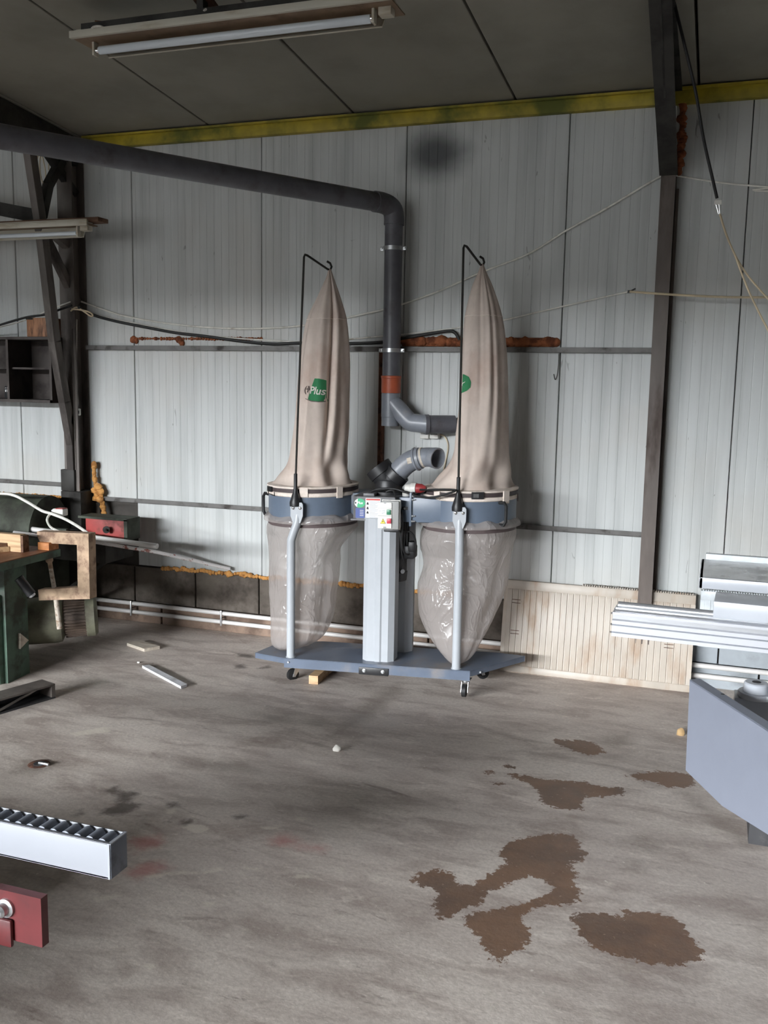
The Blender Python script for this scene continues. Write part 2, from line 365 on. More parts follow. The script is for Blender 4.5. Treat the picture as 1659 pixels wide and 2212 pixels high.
def floor_mat():
    s = NT('concrete_floor'); MATS['concrete_floor'] = s.m; p = s.pos()
    n1 = s.noise(p, 1.1, 6, .6, (1, 1.6, 1)); n2 = s.noise(p, 5, 6, .65, (.6, 1.6, 1), (4, 2, 0), .5); n3 = s.noise(p, 70, 3, .6); n4 = s.noise(p, 16, 5, .7, (1, 1, 1), (9, 1, 0))
    c = s.mix(s.rng(n1, .32, .68), lin((190, 179, 171)), lin((214, 204, 195)))
    c = s.mix(s.rng(n2, .42, .66, 0, .75), c, lin((156, 142, 134)))
    c = s.mix(s.rng(s.noise(p, 9, 6, .72, (.6, 1.7, 1), (6, 3, 0), .4), .54, .68, 0, .5), c, lin((226, 216, 206)))
    c = s.mix(s.rng(s.noise(p, 7, 6, .75, (.5, 1.8, 1), (2, 9, 0), .6), .60, .70, 0, .6), c, lin((124, 110, 102)))
    c = s.mix(s.rng(n4, .55, .72, 0, .45), c, lin((204, 196, 184)))
    c = s.mix(s.rng(s.noise(p, 2.6, 6, .7, (.7, 1.5, 1), (1, 8, 0), .8), .55, .75, 0, .5), c, lin((126, 104, 90)))
    c = s.mix(s.rng(n3, .3, .75, 0, .3), c, lin((122, 112, 104)))
    c = s.mix(s.rng(s.noise(p, 45, 2, .5, loc=(2, 2, 2)), .72, .76, 0, .7), c, lin((222, 216, 206)))
    e = s.math('SUBTRACT', s.noise(p, 42, 5, .7), .5); e2 = s.math('SUBTRACT', s.noise(p, 14, 5, .75, loc=(5, 5, 5)), .5)
    def mask(nm, w, a1, a2, amt):
        at = s.n('ShaderNodeAttribute', attribute_name='d_'+nm)
        d = s.math('ADD', at.outputs['Fac'], s.math('ADD', s.math('MULTIPLY', e, a1), s.math('MULTIPLY', e2, a2)))
        return s.rng(d, -w, w, amt, 0)
    c = s.mix(mask('damp', .06, .05, .12, .55), c, lin((120, 108, 98)))
    c = s.mix(mask('red', .035, .03, .10, .5), c, lin((176, 92, 86)))
    c = s.mix(mask('pale', .008, .03, .05, .6), c, lin((216, 208, 194)))
    c = s.mix(mask('dark', .02, .04, .07, .82), c, lin((76, 68, 62)))
    mb = mask('brown', .004, .10, .06, .92)
    bc = s.mix(s.rng(s.noise(p, 5, 5, .65), .35, .7), lin((118, 88, 66)), lin((96, 74, 60)))
    bc = s.mix(s.rng(s.noise(p, 60, 2, .5), .68, .74, 0, .6), bc, lin((160, 138, 118)))
    c = s.mix(mb, c, bc)
    s.l(c, s.b.inputs['Base Color'])
    s.l(s.math('SUBTRACT', s.rng(n1, .3, .7, .5, .68), s.math('MULTIPLY', mb, .12)), s.b.inputs['Roughness']); s.b.inputs['Specular IOR Level'].default_value = .4
    s.bump(s.math('ADD', s.math('MULTIPLY', n3, .3), n4), .25, .006)
floor_mat(); me.materials.append(MATS['concrete_floor'])
floor = bpy.data.objects.new('floor', me); COL.objects.link(floor); struct(floor); WL[floor] = V((0, 0, 0))
struct(MB().m('rear_floor').bb((XL, YF, -.1), (XR, .6, 0)).bb((XL, .6, -.1), (-6.5, WALL_Y, 0)).build('floor_rear'))
yd = MB().m('yard').bb((-25, YF-30, -.12), (20, YF-.01, -.02)).build('floor_yard'); struct(yd)
struct(MB().m('sky_block').bb((-40, YF-16, -.02), (30, YF-15, 6.5)).build('wall_sky_block'))      # unseen dark block added beyond the yard to cut off low sky light

# ---- back wall: sandwich panels with pressed grooves, each a piece of its own
wall_back = MB().m('backing').bb((XL, WALL_Y+.06, 0), (XR, WALL_Y+.12, 3.3)).build('wall_back'); struct(wall_back)
PW = .903; JX = -.833
def panel_mesh(w, z0, z1, groove=.0502):
    prof = [(0.002, .055), (0.002, .004), (.005, 0)]
    x = .03
    while x < w-.03:
        prof += [(x-.003, 0), (x, .0011), (x+.003, 0)]; x += groove
    prof += [(w-.005, 0), (w-.002, .004), (w-.002, .055)]
    vs = [(a, b, z0) for a, b in prof]+[(a, b, z1) for a, b in prof]; n = len(prof)
    fs = [[i, i+1, n+i+1, n+i] for i in range(n-1)]+[[n-1, 0, n, 2*n-1], list(range(n))[::-1], [n+i for i in range(n)]]
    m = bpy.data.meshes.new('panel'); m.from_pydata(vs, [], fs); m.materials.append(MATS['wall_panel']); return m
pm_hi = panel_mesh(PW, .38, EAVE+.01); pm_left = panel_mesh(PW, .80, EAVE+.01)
def piece(mesh, name, parent, loc, rot=None):
    o = bpy.data.objects.new(name, mesh); COL.objects.link(o); o.parent = parent; o.location = V(loc)-WL[parent]
    if rot: o.rotation_euler = rot
    return o
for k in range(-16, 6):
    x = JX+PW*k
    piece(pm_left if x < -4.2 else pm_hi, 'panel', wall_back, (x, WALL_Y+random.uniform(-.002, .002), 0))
# ---- block plinth under the panels
wall_plinth = MB().m('mortar').bb((XL, WALL_Y+.03, 0), (XR, WALL_Y+.055, .79)).build('wall_plinth'); struct(wall_plinth)
def block_mesh(w, h, d, mat, bev=.006):
    mb = MB().m(mat).box((0, 0, 0), (w, d, h), bev); m = bpy.data.meshes.new('block'); m.from_pydata(mb.v, [], mb.f); m.materials.append(MATS[mat]); return m
bd = block_mesh(.448, .238, .09, 'block'); bf = block_mesh(.90, .128, .12, 'footing'); bp_ = block_mesh(.448, .238, .09, 'block_pale', .002); bfp = block_mesh(.90, .128, .1, 'block_pale', .003)
bl2 = block_mesh(.448, .19, .09, 'block')
for k in range(-27, 10):
    x = -2.66+.456*k+.228
    if XL < x-.3 and x+.3 < XR:
        piece(bp_ if x > -.6 else bd, 'block', wall_plinth, (x, WALL_Y+.04+random.uniform(0, .006), .131+.12))
        if x < -4.1:
            for j in range(2): piece(bl2, 'block', wall_plinth, (x+.2*(j % 2), WALL_Y+.045, .48+.2*j))
for k in range(-13, 6):
    x = -2.9+.91*k; piece(bfp if x > -.6 else bf, 'block', wall_plinth, (x, WALL_Y+.035, .064))

# ---- ceiling panels
CT = math.atan(SL); cl_len = 19.4
ceiling = MB().m('backing').prism([(XL-.2, 6.0, roof_z(6.0)+.10), (XR+.2, 6.0, roof_z(6.0)+.10), (XR+.2, YF-.3, roof_z(YF-.3)+.10), (XL-.2, YF-.3, roof_z(YF-.3)+.10)], (0, 0, .06)).build('ceiling'); struct(ceiling)
def ceil_mesh():
    mb = MB().m('ceiling_panel').bb((.006, 0, 0), (PW+.02-.006, -cl_len, .06), .004)
    m = bpy.data.meshes.new('panel'); m.from_pydata(mb.v, [], mb.f); m.materials.append(MATS['ceiling_panel']); return m
cm = ceil_mesh(); CJ = PY(1118, 222, WALL_Y).x
for k in range(-16, 6):
    piece(cm, 'panel', ceiling, (CJ+.923*k, WALL_Y+.02, roof_z(WALL_Y+.02)+random.uniform(0, .003)), (-CT, 0, 0))
# ---- other hall walls (behind and beside the camera), with the open door that lets the daylight in
struct(MB().m('hall_wall').bb((XL-.1, YF, 0), (XL, WALL_Y+.1, 5.0)).build('wall_left'))
struct(MB().m('hall_wall').bb((XR, YF, 0), (XR+.1, WALL_Y+.1, 5.0)).build('wall_right'))
mb = MB().m('hall_wall').bb((XL-.1, YF-.1, 0), (DOOR[0], YF, 5.0)).bb((DOOR[1], YF-.1, 0), (XR+.1, YF, 5.0)).bb((DOOR[0], YF-.1, DOOR[2]), (DOOR[1], YF, 5.0))
struct(mb.build('wall_front'))
# ---- eave beam
eb = MB().m('yellow_paint')
eb.bb((-3.85, WALL_Y-.05, 3.012), (XR, WALL_Y-.001, 3.082), .004).bb((-3.85, WALL_Y-.075, 3.072), (XR, WALL_Y-.001, 3.083))
tag(eb.build('eave_beam'), 'yellow painted steel beam along the top of the back wall', 'beam')

# ================================================================== STEEL FRAME
# right column with its haunch
t = thing('steel_column', 'tall brown steel column on the panel wall beside the ribbed radiator', 'column', (-.31, 5.17, 0))
cx = -.312
MB().m('steel_brown').bb((cx-.036, WALL_Y-.115, 0), (cx+.036, WALL_Y-.106, 2.72)).bb((cx-.036, WALL_Y-.012, 0), (cx+.036, WALL_Y-.003, 2.72)).bb((cx-.004, WALL_Y-.11, 0), (cx+.004, WALL_Y-.006, 2.72)).build('post', parent=t)
MB().m('steel_brown').bb((cx+.036, WALL_Y-.03, .4), (cx+.05, WALL_Y-.003, 2.6)).build('edge_angle', parent=t)
h0 = V((cx, 5.115, 2.655)); h1 = V((cx, 3.3, 2.655+(5.115-3.3)*.385))
MB().m('steel_black').beam(h0, h1, .010, .088, (1, 0, 0)).build('haunch_flange', parent=t)
MB().m('steel_black').prism([(cx-.004, 5.2, 2.66), (cx-.004, 5.115, 2.655), (cx-.004, 3.85, 3.13), (cx-.004, 3.7, roof_z(3.7)-.012), (cx-.004, 5.2, roof_z(5.2)-.012)], (.008, 0, 0)).build('haunch_web', parent=t)
MB().m('steel_black').beam((cx, 5.2, roof_z(5.2)-.014), (cx, -13.9, roof_z(-13.9)-.014), .012, .08, (1, 0, 0)).beam((cx, 3.85, roof_z(3.85)-.135), (cx, -13.9, roof_z(-13.9)-.135), .012, .08, (1, 0, 0)).beam((cx, 3.8, roof_z(3.8)-.075), (cx, -13.9, roof_z(-13.9)-.075), .12, .012, (1, 0, 0)).build('rafter', parent=t)
fm = MB().m('foam_red'); lumps(fm, [(cx+.048+random.uniform(-.004, .006), 5.2, z) for z in np.arange(2.68, 3.07, .013)], .012, .02, 3)
tag(fm.build('foam_sealant'), 'brown foam squeezed out beside the haunch of the right column', 'foam')

# left lattice column (outer post on the wall, leaning inner leg in front of it)
lx = -3.945
t = thing('lattice_column', 'dark steel lattice column with a leaning inner leg and diagonal braces', 'column', (lx, 5.1, 0))
MB().m('steel_dark').bb((lx-.055, WALL_Y-.13, .62), (lx+.055, WALL_Y-.12, 3.08)).bb((lx-.055, WALL_Y-.012, .62), (lx+.055, WALL_Y-.003, 3.08)).bb((lx-.005, WALL_Y-.125, .62), (lx+.005, WALL_Y-.008, 3.08)).bb((lx+.030, WALL_Y-.135, 1.0), (lx+.036, WALL_Y-.128, 1.9)).build('outer_post', parent=t)
def lpt(x, y): return PX(x, y, lx)
leg = [lpt(162, 1108), lpt(156, 960), lpt(140, 870), lpt(118, 740), lpt(90, 500), lpt(60, 300)]
mb = MB().m('steel_dark')
for a, b in zip(leg[:-1], leg[1:]): mb.beam(a, b+(b-a).normalized()*.012, .065, .05, (1, 0, 0), .004)
mb.build('inner_leg', parent=t)
MB().m('steel_dark').beam(lpt(98, 512), lpt(166, 655), .05, .045, (1, 0, 0), .003).build('diagonal_brace', parent=t)
MB().m('steel_black').beam(lpt(90, 468), lpt(104, 400), .05, .045, (1, 0, 0)).beam(lpt(104, 400), lpt(165, 330)+V((0, 0, .12)), .05, .045, (1, 0, 0)).build('diagonal_brace', parent=t)
MB().m('steel_black').beam(lpt(95, 330)+V((0, 0, .03)), lpt(162, 420), .045, .04, (1, 0, 0)).build('diagonal_brace', parent=t)
MB().m('steel_dark').beam(lpt(148, 905), (lx, WALL_Y-.12, 1.32), .06, .05, (1, 0, 0)).build('strut', parent=t)
MB().m('steel_dark').beam(lpt(88, 490)+V((0, 0, .03)), (lx, WALL_Y-.12, 2.42), .05, .05, (1, 0, 0)).build('strut', parent=t)
MB().m('steel_black').bb((lx-.07, WALL_Y-.16, .62), (lx+.085, WALL_Y-.004, .86), .006).bb((lx-.075, WALL_Y-.15, .86), (lx+.03, WALL_Y-.10, 1.0), .005).build('base_block', parent=t)
MB().m('steel_black').bb((lx-.08, WALL_Y-.2, 0), (lx+.09, WALL_Y-.03, .62), .004).build('footing_post', parent=t)
MB().m('steel_black').beam((lx, 5.2, roof_z(5.2)-.09), (lx, -13.9, roof_z(-13.9)-.09), .17, .08, (1, 0, 0)).build('rafter', parent=t)
fm = MB().m('foam'); base = smooth_path([PY(x, y, 5.19) for x, y in ((203, 1002), (204, 1030), (208, 1050), (214, 1066), (220, 1082), (225, 1110))], 7)
lumps(fm, base, .013, .018, 5); lumps(fm, [PY(x, y, 5.185) for x, y in ((212, 1052), (203, 1060), (217, 1062), (209, 1068), (206, 1077), (216, 1079))], .019, .026, 6)
tag(fm.build('foam_sealant'), 'orange foam lumps bulging at the foot of the left lattice column', 'foam')
# steel strut to the left of the lattice column
sb = MB().m('steel_black').beam(PY(-120, 428, 4.93), PY(95, 470, 4.93), .05, .08, (0, 0, 1)).build('steel_strut'); tag(sb, 'black steel strut behind the small tube lamp', 'strut')
# wall rails
def rail(name, x0, x1, z, label):
    mb = MB().m('rail_grey').bb((x0, WALL_Y-.036, z-.014), (x1, WALL_Y-.001, z-.009)).bb((x0, WALL_Y-.036, z-.014), (x1, WALL_Y-.031, z+.014)).bb((x0, WALL_Y-.010, z-.009), (x1, WALL_Y-.001, z+.004))
    return tag(mb.build(name), label, 'rail')
rail('wall_rail', -3.885, -.352, 1.787, 'long grey steel rail across the wall behind the filter bags')
rail('wall_rail', -3.80, -.352, .809, 'grey steel rail low on the wall at the height of the blower drums')
rail('wall_rail', -5.6, -4.02, .885, 'short low steel rail left of the lattice column')
# dark upright behind the duct
tag(MB().m('rust').bb((-1.87, WALL_Y-.03, .9), (-1.84, WALL_Y-.002, 1.78)).bb((-1.87, WALL_Y-.034, .9), (-1.862, WALL_Y-.03, 1.78)).build('steel_upright'), 'narrow rusty steel upright on the wall behind the grey duct', 'upright')
# foam strips
fm = MB().m('foam_red'); lumps(fm, [(x, WALL_Y-.008, 1.83+random.uniform(-.008, .006)) for x in np.arange(-1.73, -.85, .025)], .020, .03, 11)
fm.bb((-1.74, WALL_Y-.012, 1.803), (-.85, WALL_Y-.001, 1.853), .004)
tag(fm.build('foam_strip'), 'rust coloured foam strip above the long rail behind the right filter bag', 'foam')
fm = MB().m('foam_red'); lumps(fm, [(x, WALL_Y-.004, 1.845) for x in np.arange(-3.52, -2.62, .02)], .007, .012, 12); lumps(fm, [(-3.545, WALL_Y-.005, 1.84), (-3.525, WALL_Y-.005, 1.83), (-3.20, WALL_Y-.005, 1.83), (-3.215, WALL_Y-.005, 1.84), (-3.19, WALL_Y-.005, 1.815)], .018, .024, 13)
tag(fm.build('foam_strip'), 'thin brown foam bead above the long rail left of the filter bags', 'foam')
fm = MB().m('foam'); lumps(fm, [(x, WALL_Y-.012, .380+random.uniform(-.008, .004)) for x in np.arange(-3.35, -1.35, .022)], .011, .018, 14)
tag(fm.build('foam_strip'), 'yellow foam bead between the wall panels and the dark blocks', 'foam')
fm = MB().m('foam'); lumps(fm, [(x, WALL_Y-.012, .795) for x in np.arange(-5.2, -4.02, .022)], .008, .013, 15)
tag(fm.build('foam_strip'), 'orange foam bead on the wall left of the lattice column', 'foam')

# ================================================================== DUST COLLECTOR
_th = math.radians(5.5); CO = V((-1.611, 4.488, 0)); E1 = V((math.cos(_th), math.sin(_th), .02)); E2 = V((-math.sin(_th), math.cos(_th), 0)); EZ = V((0, 0, 1))
def LC(p): return CO + E1*p[0] + E2*p[1] + EZ*p[2]
dc = thing('dust_collector', 'twin bag dust collector on a wheeled blue grey base', 'dust collector', LC((0, .3, 0)))
def part(name, parent=None): return MB(LC)
BZ = .14
base_poly = [(-.50, 0), (.50, 0), (.745, .34), (.60, .368), (-.40, .368), (-.63, .29), (-.688, .06)]
mb = MB(LC).m('base_blue').prism([(a, b, BZ-.004) for a, b in base_poly], (0, 0, .004))
n = len(base_poly)
for i in range(n):
    (a, b), (c, d) = base_poly[i], base_poly[(i+1) % n]; h = .052 if i in (0, 3) else .03
    L = math.hypot(c-a, d-b); nx_, ny_ = -(d-b)/L*.003, (c-a)/L*.003
    mb.prism([(a, b, BZ-h), (c, d, BZ-h), (c, d, BZ-.002), (a, b, BZ-.002)], (nx_, ny_, 0))
base_plate = mb.build('base_plate', parent=dc)
mb = MB(LC).m('black_plastic').bb((-.085, -.006, BZ-.058), (.075, .0, BZ-.018), .003)
br = mb.build('joint_bracket', parent=dc)
for p in (-.055, .045): MB(LC).m('zinc').lathe((p, -.005, BZ-.036), (0, -1, 0), [(0, .010), (.004, .010), (.005, .006), (.010, .006)], 12).build('bolt', parent=br)
for p, q_ in ((-.475, -.002), (.545, .06)): MB(LC).m('zinc').lathe((p, q_, BZ-.02), (0, -1, 0), [(0, .006), (.005, .005)], 10).build('bolt', parent=base_plate)
def caster(p, q, ang):
    R = Matrix.Rotation(ang, 3, 'Z'); c = V((p, q, 0))
    def X2(v): return LC(c + R @ V(v))
    zc = .034
    f = MB(X2).m('zinc').bb((-.028, -.028, BZ-.055), (.028, .028, BZ-.050), .002).lathe((0, 0, BZ-.055), (0, 0, -1), [(0, .016), (.012, .016)], 14)
    for s_ in (-1, 1): f.prism([(-.018, s_*.017-.0015, BZ-.064), (.018, s_*.017-.0015, BZ-.064), (.034, s_*.017-.0015, zc-.008), (.018, s_*.017-.0015, zc-.010)], (0, .003, 0))
    o = f.build('caster', parent=dc)
    MB(X2).m('black_rubber').lathe((.024, -.013, zc), (0, 1, 0), [(0, .024), (.003, .033), (.023, .033), (.026, .024)], 24).m('zinc').lathe((.024, -.02, zc), (0, 1, 0), [(0, .007), (.04, .007)], 10).build('wheel', parent=o)
caster(-.455, .075, math.radians(-130)); caster(.475, .03, math.radians(-93)); caster(-.42, .32, 1.0); caster(.5, .32, .4)
# central pedestal: front profile and rear profile
prof = [(-.086, .075), (-.06, .052), (-.020, .052), (-.012, .046), (.012, .046), (.02, .052), (.055, .052), (.083, .075), (.083, .16), (-.086, .16)]
MB(LC).m('powder_grey').prism([(a, b, BZ) for a, b in prof], (0, 0, .76)).build('pedestal', parent=dc)
prof = [(.05, .25), (.10, .25), (.112, .26), (.136, .29), (.136, .32), (.05, .32)]
MB(LC).m('powder_grey').prism([(a, b, BZ) for a, b in prof], (0, 0, .70)).build('rear_pedestal', parent=dc)
# blower housing between the drums
mb = MB(LC).m('housing_grey'); hp = [(-.155, .10), (-.13, .075), (.085, .075), (.105, .10), (.105, .46), (-.155, .46)]
mb.prism([(a, b, .892) for a, b in hp], (0, 0, .118)).bb((-.16, .07, .885), (.11, .465, .893)).bb((-.10, .09, 1.010), (-.04, .2, 1.026), .003)
hs = mb.build('blower_housing', parent=dc)
MB(LC).m('collector_blue').bb((.085, .088, .882), (.43, .48, 1.010), .003).build('outlet_duct', parent=dc)
fl_ = MB(LC).m('collector_blue').bb((.150, .076, .862), (.162, .5, 1.036), .002).build('flange', parent=dc)
for z in (.888, .915, 1.0, 1.018): MB(LC).m('zinc').lathe((.162, .082, z), (1, 0, 0), [(0, .006), (.008, .006), (.009, .004), (.018, .004)], 8).build('bolt', parent=fl_)
MB(LC).m('black_plastic').bb((.108, .084, .945), (.14, .089, .962)).m('zinc').lathe((.124, .084, .953), (0, -1, 0), [(0, .006), (.004, .005)], 8).build('latch', parent=fl_)
MB(LC).m('collector_blue').bb((-.30, .24, .885), (-.15, .45, 1.008), .003).build('outlet_duct', parent=dc)
# drums
drums = {}
for sg, pc in (('L', -.442), ('R', .430)):
    R_ = .243; qc = .30
    d = MB(LC).m('collector_blue').lathe((pc, qc, .862), (0, 0, 1), [(0, R_-.004), (0, R_), (.150, R_), (.150, R_-.004)], 64).build('drum', parent=dc); drums[sg] = d
    MB(LC).m('cloth_trim').lathe((pc, qc, .998), (0, 0, 1), [(0, R_+.003), (.004, R_+.008), (.012, R_+.009), (.02, R_+.006), (.022, R_+.002), (.044, R_+.002), (.046, R_+.008), (.054, R_+.009), (.058, R_-.01)], 64).build('bag_hem', parent=d)
    MB(LC).m('strap').lathe((pc, qc, 1.021), (0, 0, 1), [(0, R_+.003), (0, R_+.006), (.020, R_+.006), (.020, R_+.003)], 64).build('clamp_strap', parent=d)
    MB(LC).m('dark_band').lathe((pc, qc, .836), (0, 0, 1), [(0, R_-.006), (0, R_+.003), (.028, R_+.003), (.028, R_-.006)], 64).build('bag_band', parent=d)
    # strap buckle and keeper loops
    def on(a, z, r=R_): return V((pc+math.cos(a)*r, qc+math.sin(a)*r, z))
    def lug(mat, a0, a1, z0, z1, r0, r1, nm, k=6):
        mbx = MB(LC).m(mat); vs = []; fs = []
        for i in range(k+1):
            a = a0+(a1-a0)*i/k
            for r, z in ((r0, z0), (r1, z0), (r1, z1), (r0, z1)): vs.append(on(a, z, r))
        for i in range(k):
            for j in range(4): fs.append([i*4+j, i*4+(j+1) % 4, (i+1)*4+(j+1) % 4, (i+1)*4+j])
        fs += [[0, 1, 2, 3], [k*4+3, k*4+2, k*4+1, k*4]]
        return mbx.add(vs, fs).build(nm, parent=d)
    rad = math.radians
    if sg == 'L':
        lug('cloth_trim', rad(-88), rad(-78), 1.003, 1.048, R_+.004, R_+.013, 'keeper_loop'); lug('cloth_trim', rad(-42), rad(-34), .992, 1.05, R_+.004, R_+.013, 'keeper_loop')
        lug('black_plastic', rad(-146), rad(-132), 1.018, 1.046, R_+.006, R_+.016, 'buckle')
        MB(LC).m('steel_black').tube([on(rad(-140), 1.04, R_+.018), on(rad(-136), 1.008, R_+.022), on(rad(-122), 1.002, R_+.022), on(rad(-124), 1.02, R_+.018)], .0025, 6).build('buckle_wire', parent=d)
        lug('black_rubber', rad(-180), rad(-172), .872, .885, R_, R_+.02, 'handle_foot'); 
        MB(LC).m('black_rubber').tube([on(rad(-165), .99, R_-.002), on(rad(-172), .992, R_+.028), on(rad(-174), .975, R_+.038), on(rad(-174), .895, R_+.038), on(rad(-172), .876, R_+.028), on(rad(-165), .878, R_-.002)], .0085, 8).build('handle', parent=d)
    else:
        lug('cloth_trim', rad(-128), rad(-119), 1.003, 1.048, R_+.004, R_+.013, 'keeper_loop'); lug('cloth_trim', rad(-40), rad(-31), .985, 1.05, R_+.004, R_+.014, 'keeper_loop')
        lug('black_plastic', rad(-80), rad(-66), 1.014, 1.05, R_+.006, R_+.014, 'buckle'); lug('chrome', rad(-78), rad(-72), 1.022, 1.042, R_+.014, R_+.018, 'buckle_tongue')
        MB(LC).m('black_rubber').tube([on(rad(-44), .99, R_-.002), on(rad(-42), .992, R_+.028), on(rad(-41), .975, R_+.038), on(rad(-41), .895, R_+.038), on(rad(-42), .876, R_+.028), on(rad(-44), .878, R_-.002)], .0085, 8).build('handle', parent=d)
        MB(LC).m('dark_band').tube([on(rad(-8)+.03*math.cos(i*math.pi/6), 1.005+.02*math.sin(i*math.pi/6), R_+.012) for i in range(13)], .002, 5).build('ring', parent=d)
# posts in front of the drums
for p0, pt in ((-.473, -.440), (.424, .420)):
    ps = MB(LC).m('powder_grey').tube(smooth_path([(p0, .03, BZ), (p0, .03, .45), (p0, .03, .74), (p0+(pt-p0)*.15, .03, .79), (pt-(pt-p0)*.1, .036, .865), (pt, .040, .90), (pt, .046, .925)], 5), .0225, 18).build('support_post', parent=dc)
    MB(LC).m('powder_grey').lathe((p0, .03, BZ), (0, 0, 1), [(0, .026), (.004, .026)], 18).build('post_foot', parent=ps)
    MB(LC).m('powder_grey').prism([(pt-.020, .020, .868), (pt+.020, .020, .868), (pt+.034, .020, .905), (pt+.034, .020, .966), (pt+.027, .020, .976), (pt-.027, .020, .976), (pt-.034, .020, .966), (pt-.034, .020, .905)], (0, .006, 0)).build('mounting_plate', parent=ps)
    for dx in (-.019, .019): MB(LC).m('chrome').lathe((pt+dx, .020, .947), (0, -1, 0), [(0, .008), (.003, .008), (.005, .004)], 12).build('bolt', parent=ps)
    # rod holder and hanger rod
    bt = pt-.012
    MB(LC).m('black_plastic').lathe((bt, .036, .955), (0, 0, 1), [(0, .030), (.02, .031), (.05, .022), (.08, .012), (.10, .0095), (.17, .0095), (.172, .006)], 14).build('rod_holder', parent=ps)
filt = {'L': dict(rod=(-.452, -.424, 2.243, -.385, 2.175), pc=-.442), 'R': dict(rod=(.408, .395, 2.258, .432, 2.175), pc=.43)}
for sg in 'LR':
    b0, t0, zt, hx, hz = filt[sg]['rod']
    tip = V((-.359, .3, 2.203)) if sg == 'L' else V((.455, .3, 2.200))
    path = [V((b0, .036, 1.08)), V((b0+(t0-b0)*.3, .045, 1.45)), V((t0, .07, zt-.012)), V((t0+.003, .078, zt)), V((t0+.012, .09, zt-.003)), tip+V((-.006, -.015, -.010)), tip+V((.004, 0, -.012)), tip+V((.010, .004, .004)), tip+V((.004, -.002, .022)), tip+V((-.012, -.01, .032))]
    MB(LC).m('steel_black').tube(path, .0058, 8).build('hanger_rod', parent=dc)
# cloth filter bags
def interp(tab, z):
    zs_ = [r[0] for r in tab]
    if z <= zs_[0]: return tab[0][1:]
    if z >= zs_[-1]: return tab[-1][1:]
    i = max(j for j in range(len(zs_)) if zs_[j] <= z); i = min(i, len(tab)-2)
    a, b = tab[i], tab[i+1]; p, q = tab[max(i-1, 0)], tab[min(i+2, len(tab)-1)]; t = (z-a[0])/(b[0]-a[0]); out = []
    for k in range(1, len(a)):
        m1 = (b[k]-p[k])/max(b[0]-p[0], 1e-6)*(b[0]-a[0]); m2 = (q[k]-a[k])/max(q[0]-a[0], 1e-6)*(b[0]-a[0])
        out.append((2*t**3-3*t*t+1)*a[k]+(t**3-2*t*t+t)*m1+(-2*t**3+3*t*t)*b[k]+(t**3-t*t)*m2)
    return out
def bag_mesh(tab, fold, rings, N=120):
    z0, z1 = tab[0][0], tab[-1][0]; vs = []; fs = []
    for i in range(rings+1):
        z = z0+(z1-z0)*i/rings; pl_, pr_, qc, hd = interp(tab, z); cxp = (pl_+pr_)/2; hw = (pr_-pl_)/2
        for j in range(N):
            a = 2*math.pi*j/N; f, dz = fold(a, z)
            vs.append(V((cxp+hw*math.cos(a)*f, qc+hd*math.sin(a)*f, z+dz)))
    for i in range(rings):
        for j in range(N): fs.append([i*N+j, i*N+(j+1) % N, (i+1)*N+(j+1) % N, (i+1)*N+j])
    fs.append(list(range(N))[::-1]); fs.append([rings*N+j for j in range(N)])
    return vs, fs
def wrap(a): return (a+math.pi) % (2*math.pi)-math.pi
def fold_L(a, z):
    h = min(1, max(0, (z-1.04)/.25)); top = max(0, 1-max(0, z-1.7)/.6)
    f = 1+.045*h*math.sin(5*a+.8+1.2*z)+.03*h*math.sin(9*a-2.2*z)+.018*h*math.sin(14*a+5*z)
    k = max(0, min(1, (z-1.15)/.3)); f -= .26*k*math.exp(-(wrap(a-(-.98+.10*(z-1.6)))/.085)**2)*(.6+.4*top); f += .10*k*math.exp(-(wrap(a-(-.76))/.14)**2)
    low = math.exp(-((z-1.10)/.07)**2); f += low*(.06*math.sin(7*a+14*z)+.05*math.sin(3*a-20*z)); f -= .16*low*math.exp(-(wrap(a+.75)/.2)**2)
    f += .02*mnoise.noise(V((math.cos(a)*2, math.sin(a)*2, z*3)))
    return f*.985, 0
def fold_R(a, z):
    h = min(1, max(0, (z-1.04)/.25))
    f = 1+.04*h*math.sin(5*a+2.1-.8*z)+.03*h*math.sin(8*a+1.5*z)+.015*h*math.sin(15*a-4*z)
    k = max(0, min(1, (z-1.3)/.3)); f -= .13*k*math.exp(-(wrap(a+.95)/.10)**2); f -= .08*k*math.exp(-(wrap(a+1.55)/.10)**2)
    low = math.exp(-((z-1.11)/.09)**2); f += low*(.07*math.sin(4*a+12*z)+.04*math.sin(9*a-14*z)); f -= .15*low*math.exp(-(wrap(a+.8)/.22)**2)
    f += .02*mnoise.noise(V((math.cos(a)*2+5, math.sin(a)*2, z*3)))
    return f*.985, 0
tabL = [(1.045, -.672, -.205, .30, .235), (1.075, -.63, -.232, .30, .21), (1.16, -.582, -.252, .30, .19), (1.363, -.541, -.244, .30, .18), (1.54, -.523, -.243, .30, .165), (1.735, -.504, -.245, .30, .15), (1.935, -.470, -.263, .30, .115), (2.055, -.416, -.300, .30, .07), (2.15, -.376, -.336, .30, .028), (2.197, -.362, -.352, .30, .010)]
tabR = [(1.045, .215, .662, .30, .235), (1.08, .25, .64, .30, .21), (1.18, .318, .622, .30, .19), (1.37, .345, .612, .30, .18), (1.54, .360, .606, .30, .165), (1.75, .364, .592, .30, .15), (1.93, .372, .565, .30, .115), (2.08, .405, .514, .30, .065), (2.16, .438, .476, .30, .026), (2.195, .448, .463, .30, .010)]
bvh = {}; cloth = {}
